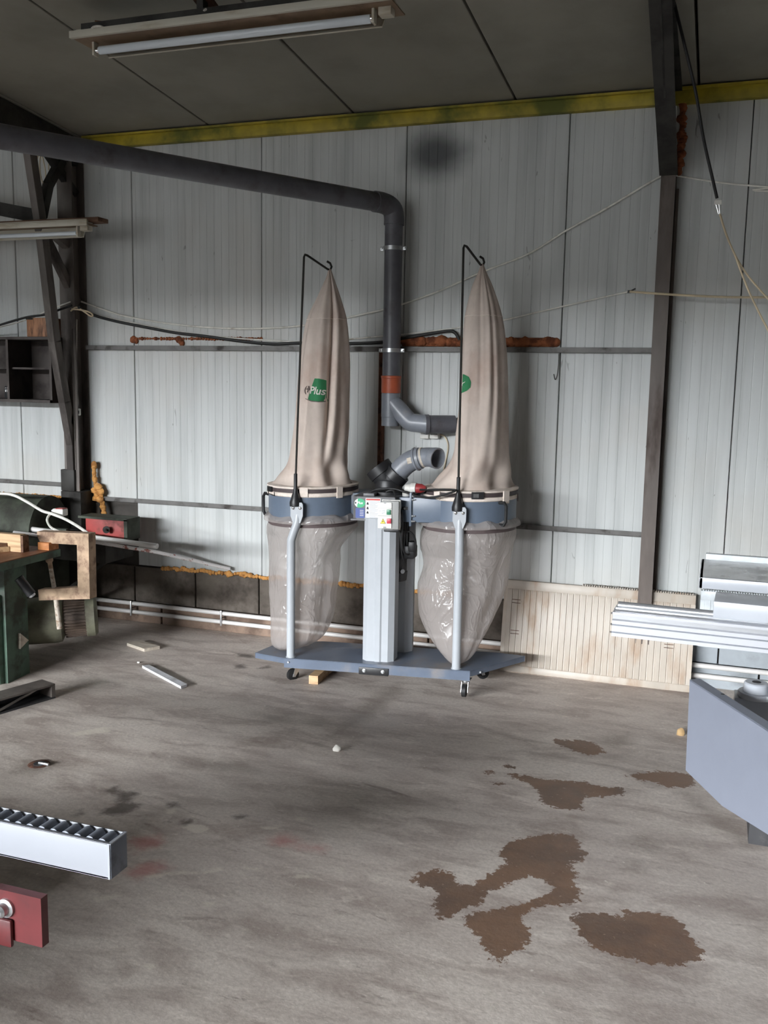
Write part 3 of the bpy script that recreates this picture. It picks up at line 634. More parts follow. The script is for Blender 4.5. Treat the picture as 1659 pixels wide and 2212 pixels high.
for sg, tab, fo in (('L', tabL, fold_L), ('R', tabR, fold_R)):
    vs, fs = bag_mesh(tab, fo, 110); mb = MB(LC).m('cloth').add(vs, fs); bvh[sg] = BVHTree.FromPolygons([tuple(v) for v in vs], fs)
    cloth[sg] = mb.build('filter_bag', parent=dc, ang=180)
    # seam round the cone
    zse = 1.93; ring = []
    for j in range(73):
        a = 2*math.pi*j/72; pl_, pr_, qc, hd = interp(tab, zse); f, _ = fo(a, zse); ring.append(((pl_+pr_)/2+(pr_-pl_)/2*math.cos(a)*f*1.003, qc+hd*math.sin(a)*f*1.003, zse))
    MB(LC).m('cloth_trim').tube(ring, .0022, 4, cap=False).build('seam', parent=cloth[sg])
# printed logos wrapped on the cloth
def project(sg, pts2, dq=-.0025, dirx=0.):
    out = []
    for p, z in pts2:
        d = V((dirx, 1, 0)).normalized(); hit = bvh[sg].ray_cast(V((p, .3, z))-d*.6, d)
        out.append((hit[0]+d*(dq)) if hit[0] else None)
    return out
def print_shape(sg, poly, mat, name, dq, inside, step=.006, dirx=0., parent=None):
    x0, x1 = min(p[0] for p in poly), max(p[0] for p in poly); z0, z1 = min(p[1] for p in poly), max(p[1] for p in poly)
    nx_, nz_ = int((x1-x0)/step)+2, int((z1-z0)/step)+2
    bm = bmesh.new(); f = bm.faces.new([bm.verts.new((x, 0, z)) for x, z in poly])
    for k in range(1, nx_): bmesh.ops.bisect_plane(bm, geom=bm.verts[:]+bm.edges[:]+bm.faces[:], plane_co=(x0+(x1-x0)*k/nx_, 0, 0), plane_no=(1, 0, 0))
    for k in range(1, nz_): bmesh.ops.bisect_plane(bm, geom=bm.verts[:]+bm.edges[:]+bm.faces[:], plane_co=(0, 0, z0+(z1-z0)*k/nz_), plane_no=(0, 0, 1))
    bm.verts.index_update(); pr = project(sg, [(v.co.x, v.co.z) for v in bm.verts], dq, dirx)
    fs = [[v.index for v in f.verts] for f in bm.faces if all(pr[v.index] is not None for v in f.verts)]
    used = sorted({i for f in fs for i in f}); mp = {i: k for k, i in enumerate(used)}; bm.free()
    if not fs: return None
    return MB(LC).m(mat).add([pr[i] for i in used], [[mp[i] for i in f] for f in fs]).build(name, parent=parent or cloth[sg])
def text_mesh(txt, size, shear=.25):
    cu = bpy.data.curves.new('lettering', 'FONT'); cu.body = txt; cu.size = size; cu.shear = shear; cu.offset = size*.018
    ob = bpy.data.objects.new('lettering', cu); COL.objects.link(ob); dg = bpy.context.evaluated_depsgraph_get(); m = bpy.data.meshes.new_from_object(ob.evaluated_get(dg))
    vs = [tuple(v.co) for v in m.vertices]; fs = [list(p.vertices) for p in m.polygons]
    bpy.data.objects.remove(ob); bpy.data.curves.remove(cu); bpy.data.meshes.remove(m); return vs, fs
def inv_pl(px, py, q):       # photo pixel -> local (p, z) on the collector's plane q
    n_ = E2; d = ray(px, py); k = (CO+E2*q-CAM).dot(n_)/d.dot(n_); P = CAM+d*k-CO; e = V((math.cos(_th), math.sin(_th), 0)); p = P.dot(e); return p, P.z-.02*p
def zl(x, y): return inv_pl(640+x/13.825, 800+y/13.825, .14)
LOGO_INS = None
gpoly = [zl(*q) for q in ((560, 240), (690, 245), (800, 275), (862, 300), (862, 930), (760, 940), (600, 930), (450, 900), (325, 858))]
g = print_shape('L', gpoly, 'bag_green', 'printed_logo', -.0025, True, .012)
print_shape('L', [zl(*q) for q in ((320, 462), (385, 468), (372, 530), (420, 545), (408, 600), (352, 592), (325, 665), (272, 655), (300, 590), (258, 578), (272, 530), (310, 535))], 'logo_grey', 'printed_cross', -.004, True, .03, parent=g)
print_shape('L', [zl(*q) for q in ((230, 835), (330, 868), (500, 905), (700, 925), (850, 915), (850, 945), (690, 950), (490, 935), (320, 890), (235, 858))], 'logo_grey', 'printed_line', -.004, True, .02, parent=g)
print_shape('L', [zl(*q) for q in ((285, 460), (225, 510), (195, 590), (205, 660), (240, 720), (252, 712), (225, 650), (222, 590), (245, 520), (290, 475))], 'logo_grey', 'printed_line', -.004, True, .02, parent=g)
vs, fs = text_mesh('Plus', 1.0)
mnx = min(v[0] for v in vs); mxx = max(v[0] for v in vs)
o0 = zl(410, 690); o1 = zl(862, 742); hgt = zl(470, 470)[1]-zl(410, 690)[1]
mxy = max(v[1] for v in vs); pts = []
for x, y, _ in vs:
    u_ = (x-mnx)/(mxx-mnx); pts.append((o0[0]+(o1[0]-o0[0])*u_, o0[1]+(o1[1]-o0[1])*u_*.9+y/mxy*hgt))
pr = project('L', pts, -.0045); lim = zl(960, 600)[0]; fs = [f for f in fs if max(pts[i][0] for i in f) < lim]
def letters(vs, fs, mat, par, nm='letter'):
    comp = {}
    def find(i):
        while comp.setdefault(i, i) != i: i = comp[i]
        return i
    for f in fs:
        for i in f[1:]: comp[find(i)] = find(f[0])
    groups = {}
    for f in fs: groups.setdefault(find(f[0]), []).append(f)
    for gf in groups.values():
        used = sorted({i for f in gf for i in f}); mp = {i: k for k, i in enumerate(used)}
        MB(LC).m(mat).add([vs[i] for i in used], [[mp[i] for i in f] for f in gf]).build(nm, parent=par)
letters(pr, fs, 'bag_white', g)
def zr(x, y): return inv_pl(600+x/3.072, 500+y/3.072, .2)
gr = print_shape('R', [zr(*q) for q in ((1196, 948), (1240, 948), (1275, 965), (1292, 1000), (1288, 1035), (1265, 1055), (1225, 1072), (1196, 1080))], 'bag_green', 'printed_logo', -.003, True, .012)
vs, fs = text_mesh('z', 1.0); o0 = zr(1203, 1036); sc_ = (zr(1203, 996)[1]-o0[1])/max(v[1] for v in vs)
MB(LC).m('bag_white').add(project('R', [(o0[0]+x*sc_, o0[1]+y*sc_) for x, y, _ in vs], -.005), fs).build('letter', parent=gr)
# clear collection bags below the drums
def fold_pl(seed, deep):
    NA, NZ = 13, 9; rnd = random.Random(int(seed*10)); G = [[rnd.uniform(-1, 1) for _ in range(NA)] for _ in range(NZ+2)]; OA = [rnd.uniform(0, 1) for _ in range(NZ+2)]
    def f_(a, z):
        h = min(1, max(0, (.84-z)/.07)); w = (z-.12)/.74*NZ; zi = max(0, min(NZ, int(w))); tz_ = min(1, max(0, w-zi))
        def row(i):
            u = ((a/(2*math.pi)) % 1)*NA+OA[i]; k = int(u); t = u-k; return G[i][k % NA]*(1-t)+G[i][(k+1) % NA]*t
        d = row(zi)*(1-tz_)+row(zi+1)*tz_
        f = 1+h*(.055*d-.02)
        f -= deep*h*math.exp(-(wrap(a+.5)/.22)**2)*.14
        return f, 0
    return f_
tPL = [(.145, -.60, -.50, .17, .05), (.165, -.63, -.42, .19, .11), (.21, -.648, -.355, .22, .15), (.31, -.668, -.316, .26, .19), (.45, -.678, -.30, .29, .21), (.67, -.69, -.285, .30, .225), (.76, -.70, -.225, .30, .235), (.81, -.70, -.19, .30, .243), (.842, -.688, -.198, .30, .243)]
tPR = [(.145, .395, .43, .09, .03), (.17, .35, .48, .11, .06), (.25, .265, .53, .16, .11), (.36, .19, .585, .22, .16), (.48, .163, .625, .27, .2), (.63, .178, .655, .30, .22), (.73, .158, .672, .30, .235), (.81, .172, .683, .30, .245), (.842, .186, .674, .30, .243)]
for sg, tab, fo in (('L', tPL, fold_pl(1.3, 1)), ('R', tPR, fold_pl(4.7, .6))):
    vs, fs = bag_mesh(tab, fo, 70, 110); cb = MB(LC).m('clear_plastic').add(vs, fs[:-1]).build('collection_bag', parent=dc, ang=180)
    pc = -.442 if sg == 'L' else .43; vs = []; fs = []; N = 96
    for i in range(6):
        t_ = i/5
        for j in range(N):
            a = 2*math.pi*j/N; w = mnoise.noise(V((math.cos(a)*3+i*.1, math.sin(a)*3, ord(sg)))); r_ = .246+.024*math.sin(min(1, (1-t_)*1.25)*math.pi/2)*(1+.5*w); vs.append(V((pc+r_*math.cos(a), .30+r_*math.sin(a), .858+.006*w+t_*(.036+.014*w))))
    for i in range(5):
        for j in range(N): fs.append([i*N+j, i*N+(j+1) % N, (i+1)*N+(j+1) % N, (i+1)*N+j])
    MB(LC).m('clear_plastic').add(vs, fs).build('bag_collar', parent=cb, ang=180)
# black inlet on top of the blower, with two sockets
mb = MB(LC).m('black_plastic').lathe((-.002, .25, 1.008), (0, 0, 1), [(0, .105), (.018, .105), (.020, .078), (.028, .073), (.075, .073), (.078, .070)], 40)
mb.lathe((0, .25, 1.07), V((-.62, 0, .78)), [(-.03, .05), (.0, .062), (.055, .066), (.058, .072), (.105, .072), (.105, .064), (.03, .058)], 36, cap=False)
mb.lathe((0, .25, 1.07), V((.66, 0, .75)), [(-.03, .05), (.0, .062), (.03, .066), (.033, .070), (.075, .070), (.075, .062), (.02, .058)], 36, cap=False)
mb.lathe((-.002, .25, 1.0), (0, 0, 1), [(.07, .071), (.10, .06), (.115, .03)], 36)
mb.lathe((0, .25, 1.07), V((-.62, 0, .78)), [(.09, .066), (.098, .064)], 36)
mb.build('inlet_manifold', parent=dc)
# motor hanging at the right of the pedestal
mo = MB(LC).m('black_plastic').lathe((.045, .22, .545), (0, 0, 1), [(0, .05), (.004, .066), (.05, .07), (.055, .066), (.12, .066), (.12, .072), (.34, .072)], 32)
for k in range(20):
    a = k*math.pi*2/20; mo.box((.045+.074*math.cos(a), .22+.074*math.sin(a), .77), (.004, .004, .2), 0)
mot = mo.build('motor', parent=dc)
MB(LC).m('black_plastic').bb((.105, .16, .675), (.165, .24, .745), .01).bb((.13, .15, .715), (.168, .2, .77), .008).build('terminal_box', parent=mot)
MB(LC).m('zinc').lathe((.10, .172, .605), (.6, -.8, 0), [(0, .012), (.002, .012), (.0021, .004)], 16).build('badge', parent=mot)
# switch box, stickers
sw = MB(LC).m('switch_grey').bb((.020, .005, .853), (.112, .07, 1.0), .006).m('switch_white').bb((.018, .020, .850), (.116, .028, 1.004), .003).build('switch_box', parent=dc)
def flat(mat, p0, p1, z0, z1, q_, th, nm, par, bev=0): return MB(LC).m(mat).bb((p0, q_-th, z0), (p1, q_, z1), bev).build(nm, parent=par)
fp = flat('switch_white', .004, .076, .859, .992, .005, .006, 'front_cover', sw, .002)
flat('switch_grey', .034, .047, .986, .9925, -.001, .001, 'notch', fp); flat('switch_grey', .034, .048, .8585, .868, -.001, .001, 'notch', fp)
flat('switch_grey', .004, .076, .9225, .925, -.001, .0006, 'gap', fp); flat('switch_grey', .004, .076, .962, .9635, -.001, .0006, 'gap', fp)
flat('button_green', .050, .072, .930, .956, -.001, .006, 'start_button', sw, .002); flat('button_red', .052, .075, .885, .911, -.001, .007, 'stop_button', sw, .002)
flat('print_white', .006, .046, .930, .956, -.001, .0008, 'label_plate', fp)
for i, (a, b, z) in enumerate(((.011, .023, .949), (.026, .042, .952), (.026, .043, .946), (.024, .041, .940), (.024, .033, .935))): flat('print_text', a, b, z-.0012, z+.0012, -.0018, .0006, 'print_line', fp)
MB(LC).m('print_black').prism([(.017, -.0012, .883), (.046, -.0012, .883), (.0315, -.0012, .910)], (0, -.0006, 0)).m('print_yellow').prism([(.0195, -.0016, .8846), (.0435, -.0016, .8846), (.0315, -.0016, .907)], (0, -.0006, 0)).m('print_black').prism([(.0335, -.0021, .902), (.0285, -.0021, .894), (.0312, -.0021, .8935), (.0292, -.0021, .8865), (.0345, -.0021, .8962), (.0318, -.0021, .8965)], (0, -.0006, 0)).build('warning_triangle', parent=fp)
MB(LC).m('black_plastic').bb((.03, .02, .838), (.11, .09, .853), .004).build('switch_bracket', parent=sw)
st = flat('print_white', -.082, -.001, .893, 1.003, .075, .0015, 'warning_sticker', hs)
flat('print_red', -.079, -.004, .992, 1.000, .0734, .0006, 'header', st)
for z in (.976, .952, .929): MB(LC).m('print_black').prism([(-.076, .0733, z-.007), (-.064, .0733, z-.007), (-.066, .0733, z), (-.069, .0733, z+.006), (-.072, .0733, z+.006), (-.075, .0733, z)], (0, -.0006, 0)).build('pictogram', parent=st)
for k in range(13): flat('print_text', -.059, -.008-.02*((k*7) % 3)/2, .984-.0068*k-.0012, .984-.0068*k+.0012, .0734, .0006, 'print_line', st)
ang_ = []
def oval(cx_, cz, rx, rz, n=28, a0=0, a1=2*math.pi): return [(cx_+rx*math.cos(a0+(a1-a0)*i/n), cz+rz*math.sin(a0+(a1-a0)*i/n)) for i in range(n)]
gs = MB(LC).m('print_green').prism([(x, .0745-.0*(x), z) for x, z in oval(-.113, .976, .029, .024)], (0, -.001, 0)).m('print_white').prism([(x, .0733, z) for x, z in ([(-.128, .9965), (-.123, .9985)]+[(-.127, .9545), (-.133, .959), (-.140, .968), (-.1415, .977), (-.138, .989)])], (0, -.0006, 0)).m('print_black').prism([(-.1395, .0727, .975), (-.1305, .0727, .975), (-.1305, .0727, .979), (-.1395, .0727, .979)], (0, -.0005, 0)).prism([(-.137, .0726, .9715), (-.133, .0726, .9715), (-.133, .0726, .9825), (-.137, .0726, .9825)], (0, -.0005, 0)).build('logo_sticker', parent=hs)
vs, fs = text_mesh('Plus', .019, .2); letters([(-.1275+x, .0733, .971+y) for x, y, _ in vs], fs, 'print_white', gs)
bs = MB(LC).m('print_blue').bb((-.135, .0735, .898), (-.0865, .0745, .950)).build('blue_sticker', parent=hs)
for k in range(4): flat('print_text', -.112, -.092, .938-.009*k-.002, .938-.009*k+.002, .0736, .0006, 'print_line', bs)
# cables on the collector
def cab(pts, r, mat='black_rubber', nm='cable'): return MB(LC).tube(smooth_path(pts, 6), r, 7).build(nm, mat, dc)
cab([(-.09, .15, 1.02), (-.03, .12, 1.045), (.05, .12, 1.05), (.12, .11, 1.035), (.2, .06, 1.02), (.28, .02, 1.022), (.36, .0, 1.045), (.40, .012, 1.062), (.33, .03, 1.062), (.25, .06, 1.055), (.2, .1, 1.05)], .0055)
cab([(.02, .1, 1.035), (.06, .09, 1.045), (.085, .06, 1.0), (.118, .05, .93), (.12, .055, .85), (.115, .07, .78), (.122, .1, .72), (.135, .15, .70)], .005)
cab([(.11, .12, .83), (.15, .12, .825), (.172, .13, .79), (.175, .14, .74), (.165, .16, .72)], .005)
cab([(.10, .08, .86), (.108, .075, .80), (.112, .09, .72), (.118, .13, .66)], .004)
MB(LC).m('white_plastic').lathe((.11, .16, 1.05), (1, -.1, .02), [(0, .02), (.03, .024), (.033, .030), (.06, .030)], 20).m('plug_red').lathe((.17, .154, 1.051), (1, -.1, .02), [(0, .026), (.028, .024), (.05, .012)], 20).m('white_plastic').lathe((.115, .155, 1.0), (0, -.2, 1), [(0, .02), (.03, .02)], 16).build('power_plug', parent=dc)

# grey elbow pipe plugged into the inlet
ep = thing('elbow_pipe', 'short bent grey plastic pipe plugged into the black inlet of the dust collector', 'pipe', LC((.1, .25, 1.1)))
RE = .0555
cpts = [LC(p) for p in smooth_path([(.028, .25, 1.095), (.056, .25, 1.133), (.088, .248, 1.166), (.120, .244, 1.187), (.150, .240, 1.198)], 5)]
MB().m('pvc_grey').tube(cpts, RE, 36).build('lower_bend', parent=ep)
a = LC((.138, .2415, 1.194)); b = LC((.172, .237, 1.203)); ax = (b-a).normalized()
MB().m('pvc_grey').lathe(a, ax, [(0, RE), (.004, RE+.006), (.014, RE+.008), (.018, RE+.003), (.034, RE+.002)], 36).build('coupling', parent=ep)
up = [LC(p) for p in smooth_path([(.165, .238, 1.202), (.200, .230, 1.208), (.232, .218, 1.209), (.262, .200, 1.206)], 5)]
rr = .051; mb = MB().m('pvc_grey').tube(up, rr, 36, cap=False); e_ = up[-1]; ax2 = (up[-1]-up[-2]).normalized()
mb.lathe(e_-ax2*.012, ax2, [(-.02, rr), (0, .055), (.022, .056), (.024, .053), (.022, .048), (-.06, .046), (-.0601, .001)], 36, cap=False).build('upper_bend', parent=ep)
MB().m('wood_pale').lathe(LC((.178, .235, 1.205)), ax, [(0, rr+.002), (.012, rr+.002)], 36).build('tape', parent=ep)
tpq = cpts[14]; MB().m('wood_pale').add([tpq+V((-.004, -RE-.001, .020)), tpq+V((.022, -RE-.001, .028)), tpq+V((.030, -RE-.001, -.002)), tpq+V((.004, -RE-.001, -.010))], [[0, 1, 2, 3]]).build('tape_patch', parent=ep)

# ================================================================== DUCT
du = thing('exhaust_duct', 'long dark grey plastic duct running along the hall and down the wall', 'duct', PY(848, 900, 5.1)); dY = 5.1
top = PY(849, 446, dY); dnp = PY(847, 920, dY); lf = V((-2.85, 3.28, 2.56)); dirn = (lf-top).normalized(); far = top+dirn*5.2
cen = V((-1.760, dY, 0))
el = [V((cen.x, dY, top.z-.10)), V((cen.x, dY, top.z-.06)), V((cen.x, dY, top.z-.02))+dirn*.012, V((cen.x, dY, top.z))+dirn*.045, V((cen.x, dY, top.z+.008))+dirn*.09, V((cen.x, dY, top.z+.008))+dirn*.14]
RP = .053
MB().m('pvc_dark').tube([el[-1]-dirn*.03, el[-1]+dirn*5], RP-.002, 36).build('overhead_pipe', parent=du)
MB().m('pvc_dark').tube(smooth_path(el, 5), RP+.003, 36).build('bend', parent=du)
zc1 = PY(848, 830, dY).z; zb = PY(848, 920, dY).z; z850 = PY(848, 850, dY).z
MB().m('pvc_dark').tube([(cen.x, dY, top.z-.08), (cen.x, dY, z850)], RP-.003, 36).build('down_pipe', parent=du)
MB().m('pvc_orange').lathe((cen.x, dY, PY(848, 849, dY).z), (0, 0, 1), [(0, RP-.001), (0, RP+.001), (.006, RP+.002), (.08, RP+.002), (.083, RP+.005), (.095, RP+.005), (.097, RP)], 36).build('coupling', parent=du)
mb = MB().m('pvc_grey').lathe((cen.x, dY, zb), (0, 0, 1), [(0, RP-.006), (0, RP-.002), (.05, RP-.002), (.052, RP), (z850-zb, RP)], 36)
brp = smooth_path([(cen.x, dY, z850-.04), (cen.x+.06, dY-.005, z850-.10), (cen.x+.12, dY-.01, z850-.155), (cen.x+.165, dY-.012, z850-.162), (cen.x+.215, dY-.012, z850-.166), (cen.x+.24, dY-.012, z850-.167)], 5)
mb.tube(brp, RP-.002, 36).build('branch', parent=du)
e0 = brp[-1]; e1_ = PY(982, 917, 5.155)
MB().m('pvc_dark').lathe(e0-(e1_-e0).normalized()*.03, (e1_-e0), [(0, RP+.002), (.02, RP+.003), (.024, RP-.002), ((e1_-e0).length+.03, RP-.002), ((e1_-e0).length+.03, RP-.006), (.1, RP-.007)], 36).build('branch_pipe', parent=du)
for py_ in (537, 757):
    z = PY(848, py_, dY).z
    c = MB().m('zinc').lathe((cen.x, dY, z-.011), (0, 0, 1), [(0, RP-.002), (0, RP+.003), (.022, RP+.003), (.022, RP-.002)], 36)
    for s_ in (-1, 1): c.bb((cen.x+s_*(RP+.012)-.011, dY-.006, z-.011), (cen.x+s_*(RP+.012)+.011, dY+.006, z+.011), .002)
    c.tube([(cen.x, dY+RP, z), (cen.x, WALL_Y, z)], .006, 8)
    cl = c.build('pipe_clamp', parent=du)
    for s_ in (-1, 1): MB().m('zinc').tube([(cen.x+s_*(RP+.014), dY-.016, z), (cen.x+s_*(RP+.014), dY+.012, z)], .005, 8).build('screw', parent=cl)
# wall sockets beside the branch
for i, px_ in enumerate((919, 940)):
    c = PY(px_, 937, WALL_Y-.02)
    o = MB().m('white_plastic').bb((c.x-.026, WALL_Y-.045, c.z-.028), (c.x+.026, WALL_Y-.001, c.z+.028), .006).m('switch_grey').bb((c.x-.02, WALL_Y-.05, c.z-.006), (c.x+.02, WALL_Y-.044, c.z+.022), .003).build('wall_socket')
    tag(o, ('left' if i == 0 else 'right')+' one of two small white sockets under the branch of the duct', 'socket', 'sockets under the duct')
cable('cable', [PY(x, y, WALL_Y-.006) for x, y in ((950, 938), (962, 945), (968, 965), (962, 1000), (955, 1030), (952, 1052))], .004, 'beige_cable', 'thin grey cable hanging down the wall from the sockets')

# ================================================================== CABLES ON THE WALL
W5 = WALL_Y-.012
def wp(L, Y=W5): return [PY(x, y, Y) for x, y in L]
cable('cable', wp(((172, 650), (215, 666), (270, 683), (350, 697), (430, 706), (520, 710), (600, 708), (680, 700), (746, 687), (828, 669), (867, 658), (950, 628), (1040, 588), (1140, 549), (1220, 500), (1310, 450), (1380, 408), (1428, 380))), .0055, 'white_cable', 'white cable sagging from the lattice column and climbing to the right column')
cable('cable', wp(((1448, 377), (1500, 386), (1560, 395), (1659, 404), (1800, 412)))+[V((XR-.005, W5, 2.45))], .0045, 'white_cable', 'white cable running right from the haunch of the right column')
cable('cable', wp(((200, 680), (270, 694), (340, 708), (420, 722), (500, 730), (580, 735), (650, 738), (751, 733), (828, 726), (867, 723), (990, 708), (1085, 692), (1150, 677), (1220, 661), (1290, 645), (1358, 630))), .0045, 'white_cable', 'lower white cable passing behind both filter bags to a clip')
cable('cable', wp(((1360, 630), (1430, 635), (1500, 639), (1580, 642), (1659, 642), (1800, 640)), 5.1)+[V((XR-.005, 5.1, 2.05))], .006, 'beige_cable', 'beige cable running right across the column from the wall clip')
tag(MB().m('black_plastic').box(PY(1360, 630, W5), (.02, .02, .014), .004).tube([PY(1356, 632, W5), PY(1372, 624, W5-.03)], .004, 6).build('cable_clip'), 'small dark clip holding the pale cables to the wall', 'clip')
cable('cable', [PY(170, 664, 5.06)]+wp(((200, 680), (250, 694), (310, 706), (380, 719), (440, 726), (520, 737), (590, 743), (650, 741), (753, 742), (828, 739), (870, 731), (935, 720), (971, 715), (984, 720), (992, 735)), W5-.012), .009, 'black_rubber', 'thick black cable along the wall above the long rail')
cable('cable', [V((-7.5, 5.15, 1.8)), V((-5.6, 5.1, 1.86))]+wp(((-60, 722), (0, 702), (55, 686), (95, 680), (120, 672), (155, 660)), 5.02), .0075, 'black_rubber', 'black cable bundle coming from the left to the lattice column')
cable('cable', [V((-7.5, 5.18, 1.95)), V((-5.6, 5.12, 1.9))]+wp(((-60, 714), (0, 706), (60, 690), (110, 668), (152, 652)), 5.06), .004, 'white_cable', 'pale cable above the black bundle left of the lattice column')
cable('cable', [PY(x, y, 5.07) for x, y in ((153, 672), (165, 664), (180, 672), (196, 683), (200, 680), (190, 673), (170, 669), (155, 668))], .005, 'beige_cable', 'beige rope tied round the lattice column')
cable('cable', [PX(x, y, lx-.05) for x, y in ((150, 520), (150, 545), (160, 590), (167, 630), (166, 640))], .004, 'white_cable', 'pale cable hanging down beside the upper lattice post')
cable('cable', [PX(x, y, lx-.02) for x, y in ((150, 690), (150, 760), (152, 825), (160, 850), (166, 868), (163, 882))], .006, 'beige_cable', 'bent beige cable dropping to the junction box on the lattice column')
cable('cable', [PX(x, y, lx+.01) for x, y in ((166, 690), (165, 760), (166, 830), (168, 870), (167, 882))], .004, 'white_cable', 'straight thin cable beside the bent one on the lattice post')
c = PX(162, 890, lx); jb = MB().m('white_plastic').box(c, (.06, .05, .045), .006).build('junction_box'); tag(jb, 'small white junction box on the bracket of the lattice column', 'junction box')
MB().m('black_plastic').box(c+V((.031, -.01, .0)), (.004, .022, .02), .001).build('gland', parent=jb)
# coil of pale wire high on the lattice column
co = []; cc = PX(92, 365, lx-.05)
for i in range(60):
    a = i/60*2*math.pi*3; co.append(cc+V((0.03*math.sin(a*.33), .055*math.cos(a)+.004*math.sin(i), .12*math.sin(a)+.004*math.cos(i*1.3))))
cable('cable_coil', co, .0035, 'beige_cable', 'coil of pale wire hung high on the lattice column', 6, 2, 'cable')
cable('cable', [PX(x, y, lx-.05) for x, y in ((96, 335), (112, 355), (125, 378), (145, 395), (155, 412), (157, 460))], .0035, 'beige_cable', 'pale wire running from the coil to the small tube lamp')
cable('cable', [PX(x, y, lx) for x, y in ((4, 205), (14, 222), (30, 250))], .003, 'white_cable', 'short thin wire at the roof left of the lattice column')
# hanging cable on the right with connector and two loose wires
hy = 4.3
p0 = PY(1448, -40, hy); blk = PY(1549, 428, hy)
cable('hanging_cable', [PY(1453, -12, hy), PY(1460, 20, hy), PY(1482, 110, hy), PY(1503, 200, hy), PY(1520, 300, hy), PY(1538, 380, hy), blk], .0065, 'black_rubber', 'black cable hanging from the ceiling at the right')
cb = thing('cable_connector', 'white terminal block at the end of the hanging black cable', 'connector', PY(1552, 445, hy))
MB().m('white_plastic').box(PY(1551, 437, hy), (.03, .016, .018), .003).build('block', parent=cb)
mbx = MB().m('chrome')
for dx in (-.008, .004): mbx.tube([PY(1551, 442, hy)+V((dx, 0, 0)), PY(1554, 462, hy)+V((dx*.4, 0, 0))], .0022, 6)
mbx.tube([PY(1550, 463, hy), PY(1562, 464, hy)], .002, 6); mbx.build('terminals', parent=cb)
cable('loose_wire', [PY(x, y, hy) for x, y in ((1555, 462), (1568, 505), (1588, 552), (1600, 585), (1618, 630), (1640, 676), (1665, 725), (1700, 800))]+[V((.62, hy+.1, 1.3)), V((.9, 4.3, PY(1510, 1247, 3.62).z)), V((.95, 4.2, PY(1510, 1247, 3.62).z-.2))], .0042, 'beige_cable', 'beige wire hanging lower right from the terminal block')
cable('loose_wire', [PY(x, y, hy+.02) for x, y in ((1556, 462), (1565, 495), (1585, 545), (1610, 588), (1645, 630), (1680, 668), (1740, 740))]+[V((1.2, 4.4, 1.6)), V((2.6, 4.5, 1.7)), V((XR-.005, 4.6, 2.2))], .0042, 'beige_cable', 'upper beige wire branching right from the terminal block')
# bent wire hanging on the rail
cable('bent_wire', [PY(x, y, W5) for x, y in ((1207, 765), (1206, 790), (1203, 812), (1199, 820), (1196, 808))], .002, 'steel_black', 'thin bent wire hook hanging under the long rail', 6, 6, 'wire')

# ================================================================== HEATING PIPES
for i, (z, r_) in enumerate(((.128, .0135), (.072, .0135))):
    yy = WALL_Y-.055
    o = MB().m('pipe_white').tube([(-4.6, yy, z+.006), (-2.5, yy, z), (-.5, yy, z-.0), (1.2, yy, z)], r_, 14).build('heating_pipe')
    tag(o, ('upper' if i == 0 else 'lower')+' white heating pipe along the foot of the back wall', 'pipe', 'heating pipes')
for i, px_ in enumerate((286, 480)):
    x = PY(px_, 1330, WALL_Y-.055).x
    o = MB().m('zinc').bb((x-.005, WALL_Y-.075, .052), (x+.005, WALL_Y-.068, .150), .001).tube([(x, WALL_Y-.07, .1), (x, WALL_Y+.0, .1)], .004, 8).build('pipe_bracket')
    tag(o, ('metal bracket on the heating pipes near the old machine', 'metal bracket on the heating pipes near the clear bag')[i], 'bracket')

# ================================================================== RADIATORS
def radiator(x0, x1, z0, z1, yb, yt, mat, label, lugs, pitch=.034):
    t = thing('radiator', label, 'radiator', ((x0+x1)/2, (yb+yt)/2, z0)); hgt = z1-z0
    def RX(v): k = (v[2])/hgt; return V((x0+v[0], yb+(yt-yb)*k+v[1], z0+v[2]))
    w = x1-x0; prof = [(0, .014), (0, 0), (.012, 0)]; x = .02
    while x+pitch < w-.012: prof += [(x, 0), (x+.002, -.0055), (x+pitch*.78, -.0055), (x+pitch*.78+.002, 0)]; x += pitch
    prof += [(w-.012, 0), (w, 0), (w, .014)]; n = len(prof); lv = [.036, .046, hgt-.062, hgt-.050]
    vs = []; fs = []
    for li, z in enumerate(lv):
        for a, b in prof: vs.append((a, b if 0 < li < 3 else max(b, -.0), z))
    for li in range(3):
        for i in range(n-1): fs.append([li*n+i, li*n+i+1, (li+1)*n+i+1, (li+1)*n+i])
    MB(RX).m(mat).add(vs, fs).build('ribbed_panel', parent=t)
    MB(RX).m(mat).bb((0, -.003, hgt-.050), (w, .02, hgt-.002), .003).build('top_rail', parent=t)
    MB(RX).m(mat).bb((0, -.003, 0), (w, .02, .036), .003).build('bottom_rail', parent=t)
    MB(RX).m(mat).bb((0, .014, .02), (w, .022, hgt-.02)).build('back_panel', parent=t)
    gm = MB(RX).m(mat); x = w*.42 if lugs else .01
    while x < w-.01: gm.bb((x, .001, hgt-.004), (x+.005, .04, hgt+.004)); x += .0125
    gm.bb((w*.42 if lugs else 0, .022, hgt-.02), (w, .045, hgt-.003)); gm.build('top_grille', parent=t)
    for (a, z) in lugs:
        MB(RX).m('rust').tube([(a-.026, -.008, z+.009), (a+.022, -.008, z+.009)], .0016, 5).tube([(a-.026, -.008, z-.009), (a+.022, -.008, z-.009)], .0016, 5).build('bracket_mark', parent=t)
    return t
rl = PY(1080, 1405, 5.09).x; rr_ = PY(1498, 1380, 5.12).x
radiator(rl, rr_, .004, PY(1300, 1268, 5.17).z, 5.075, 5.165, 'radiator', 'long cream ribbed radiator standing loose against the back wall', [(.075, .39), (.078, .22), (rr_-rl-.12, .23)])
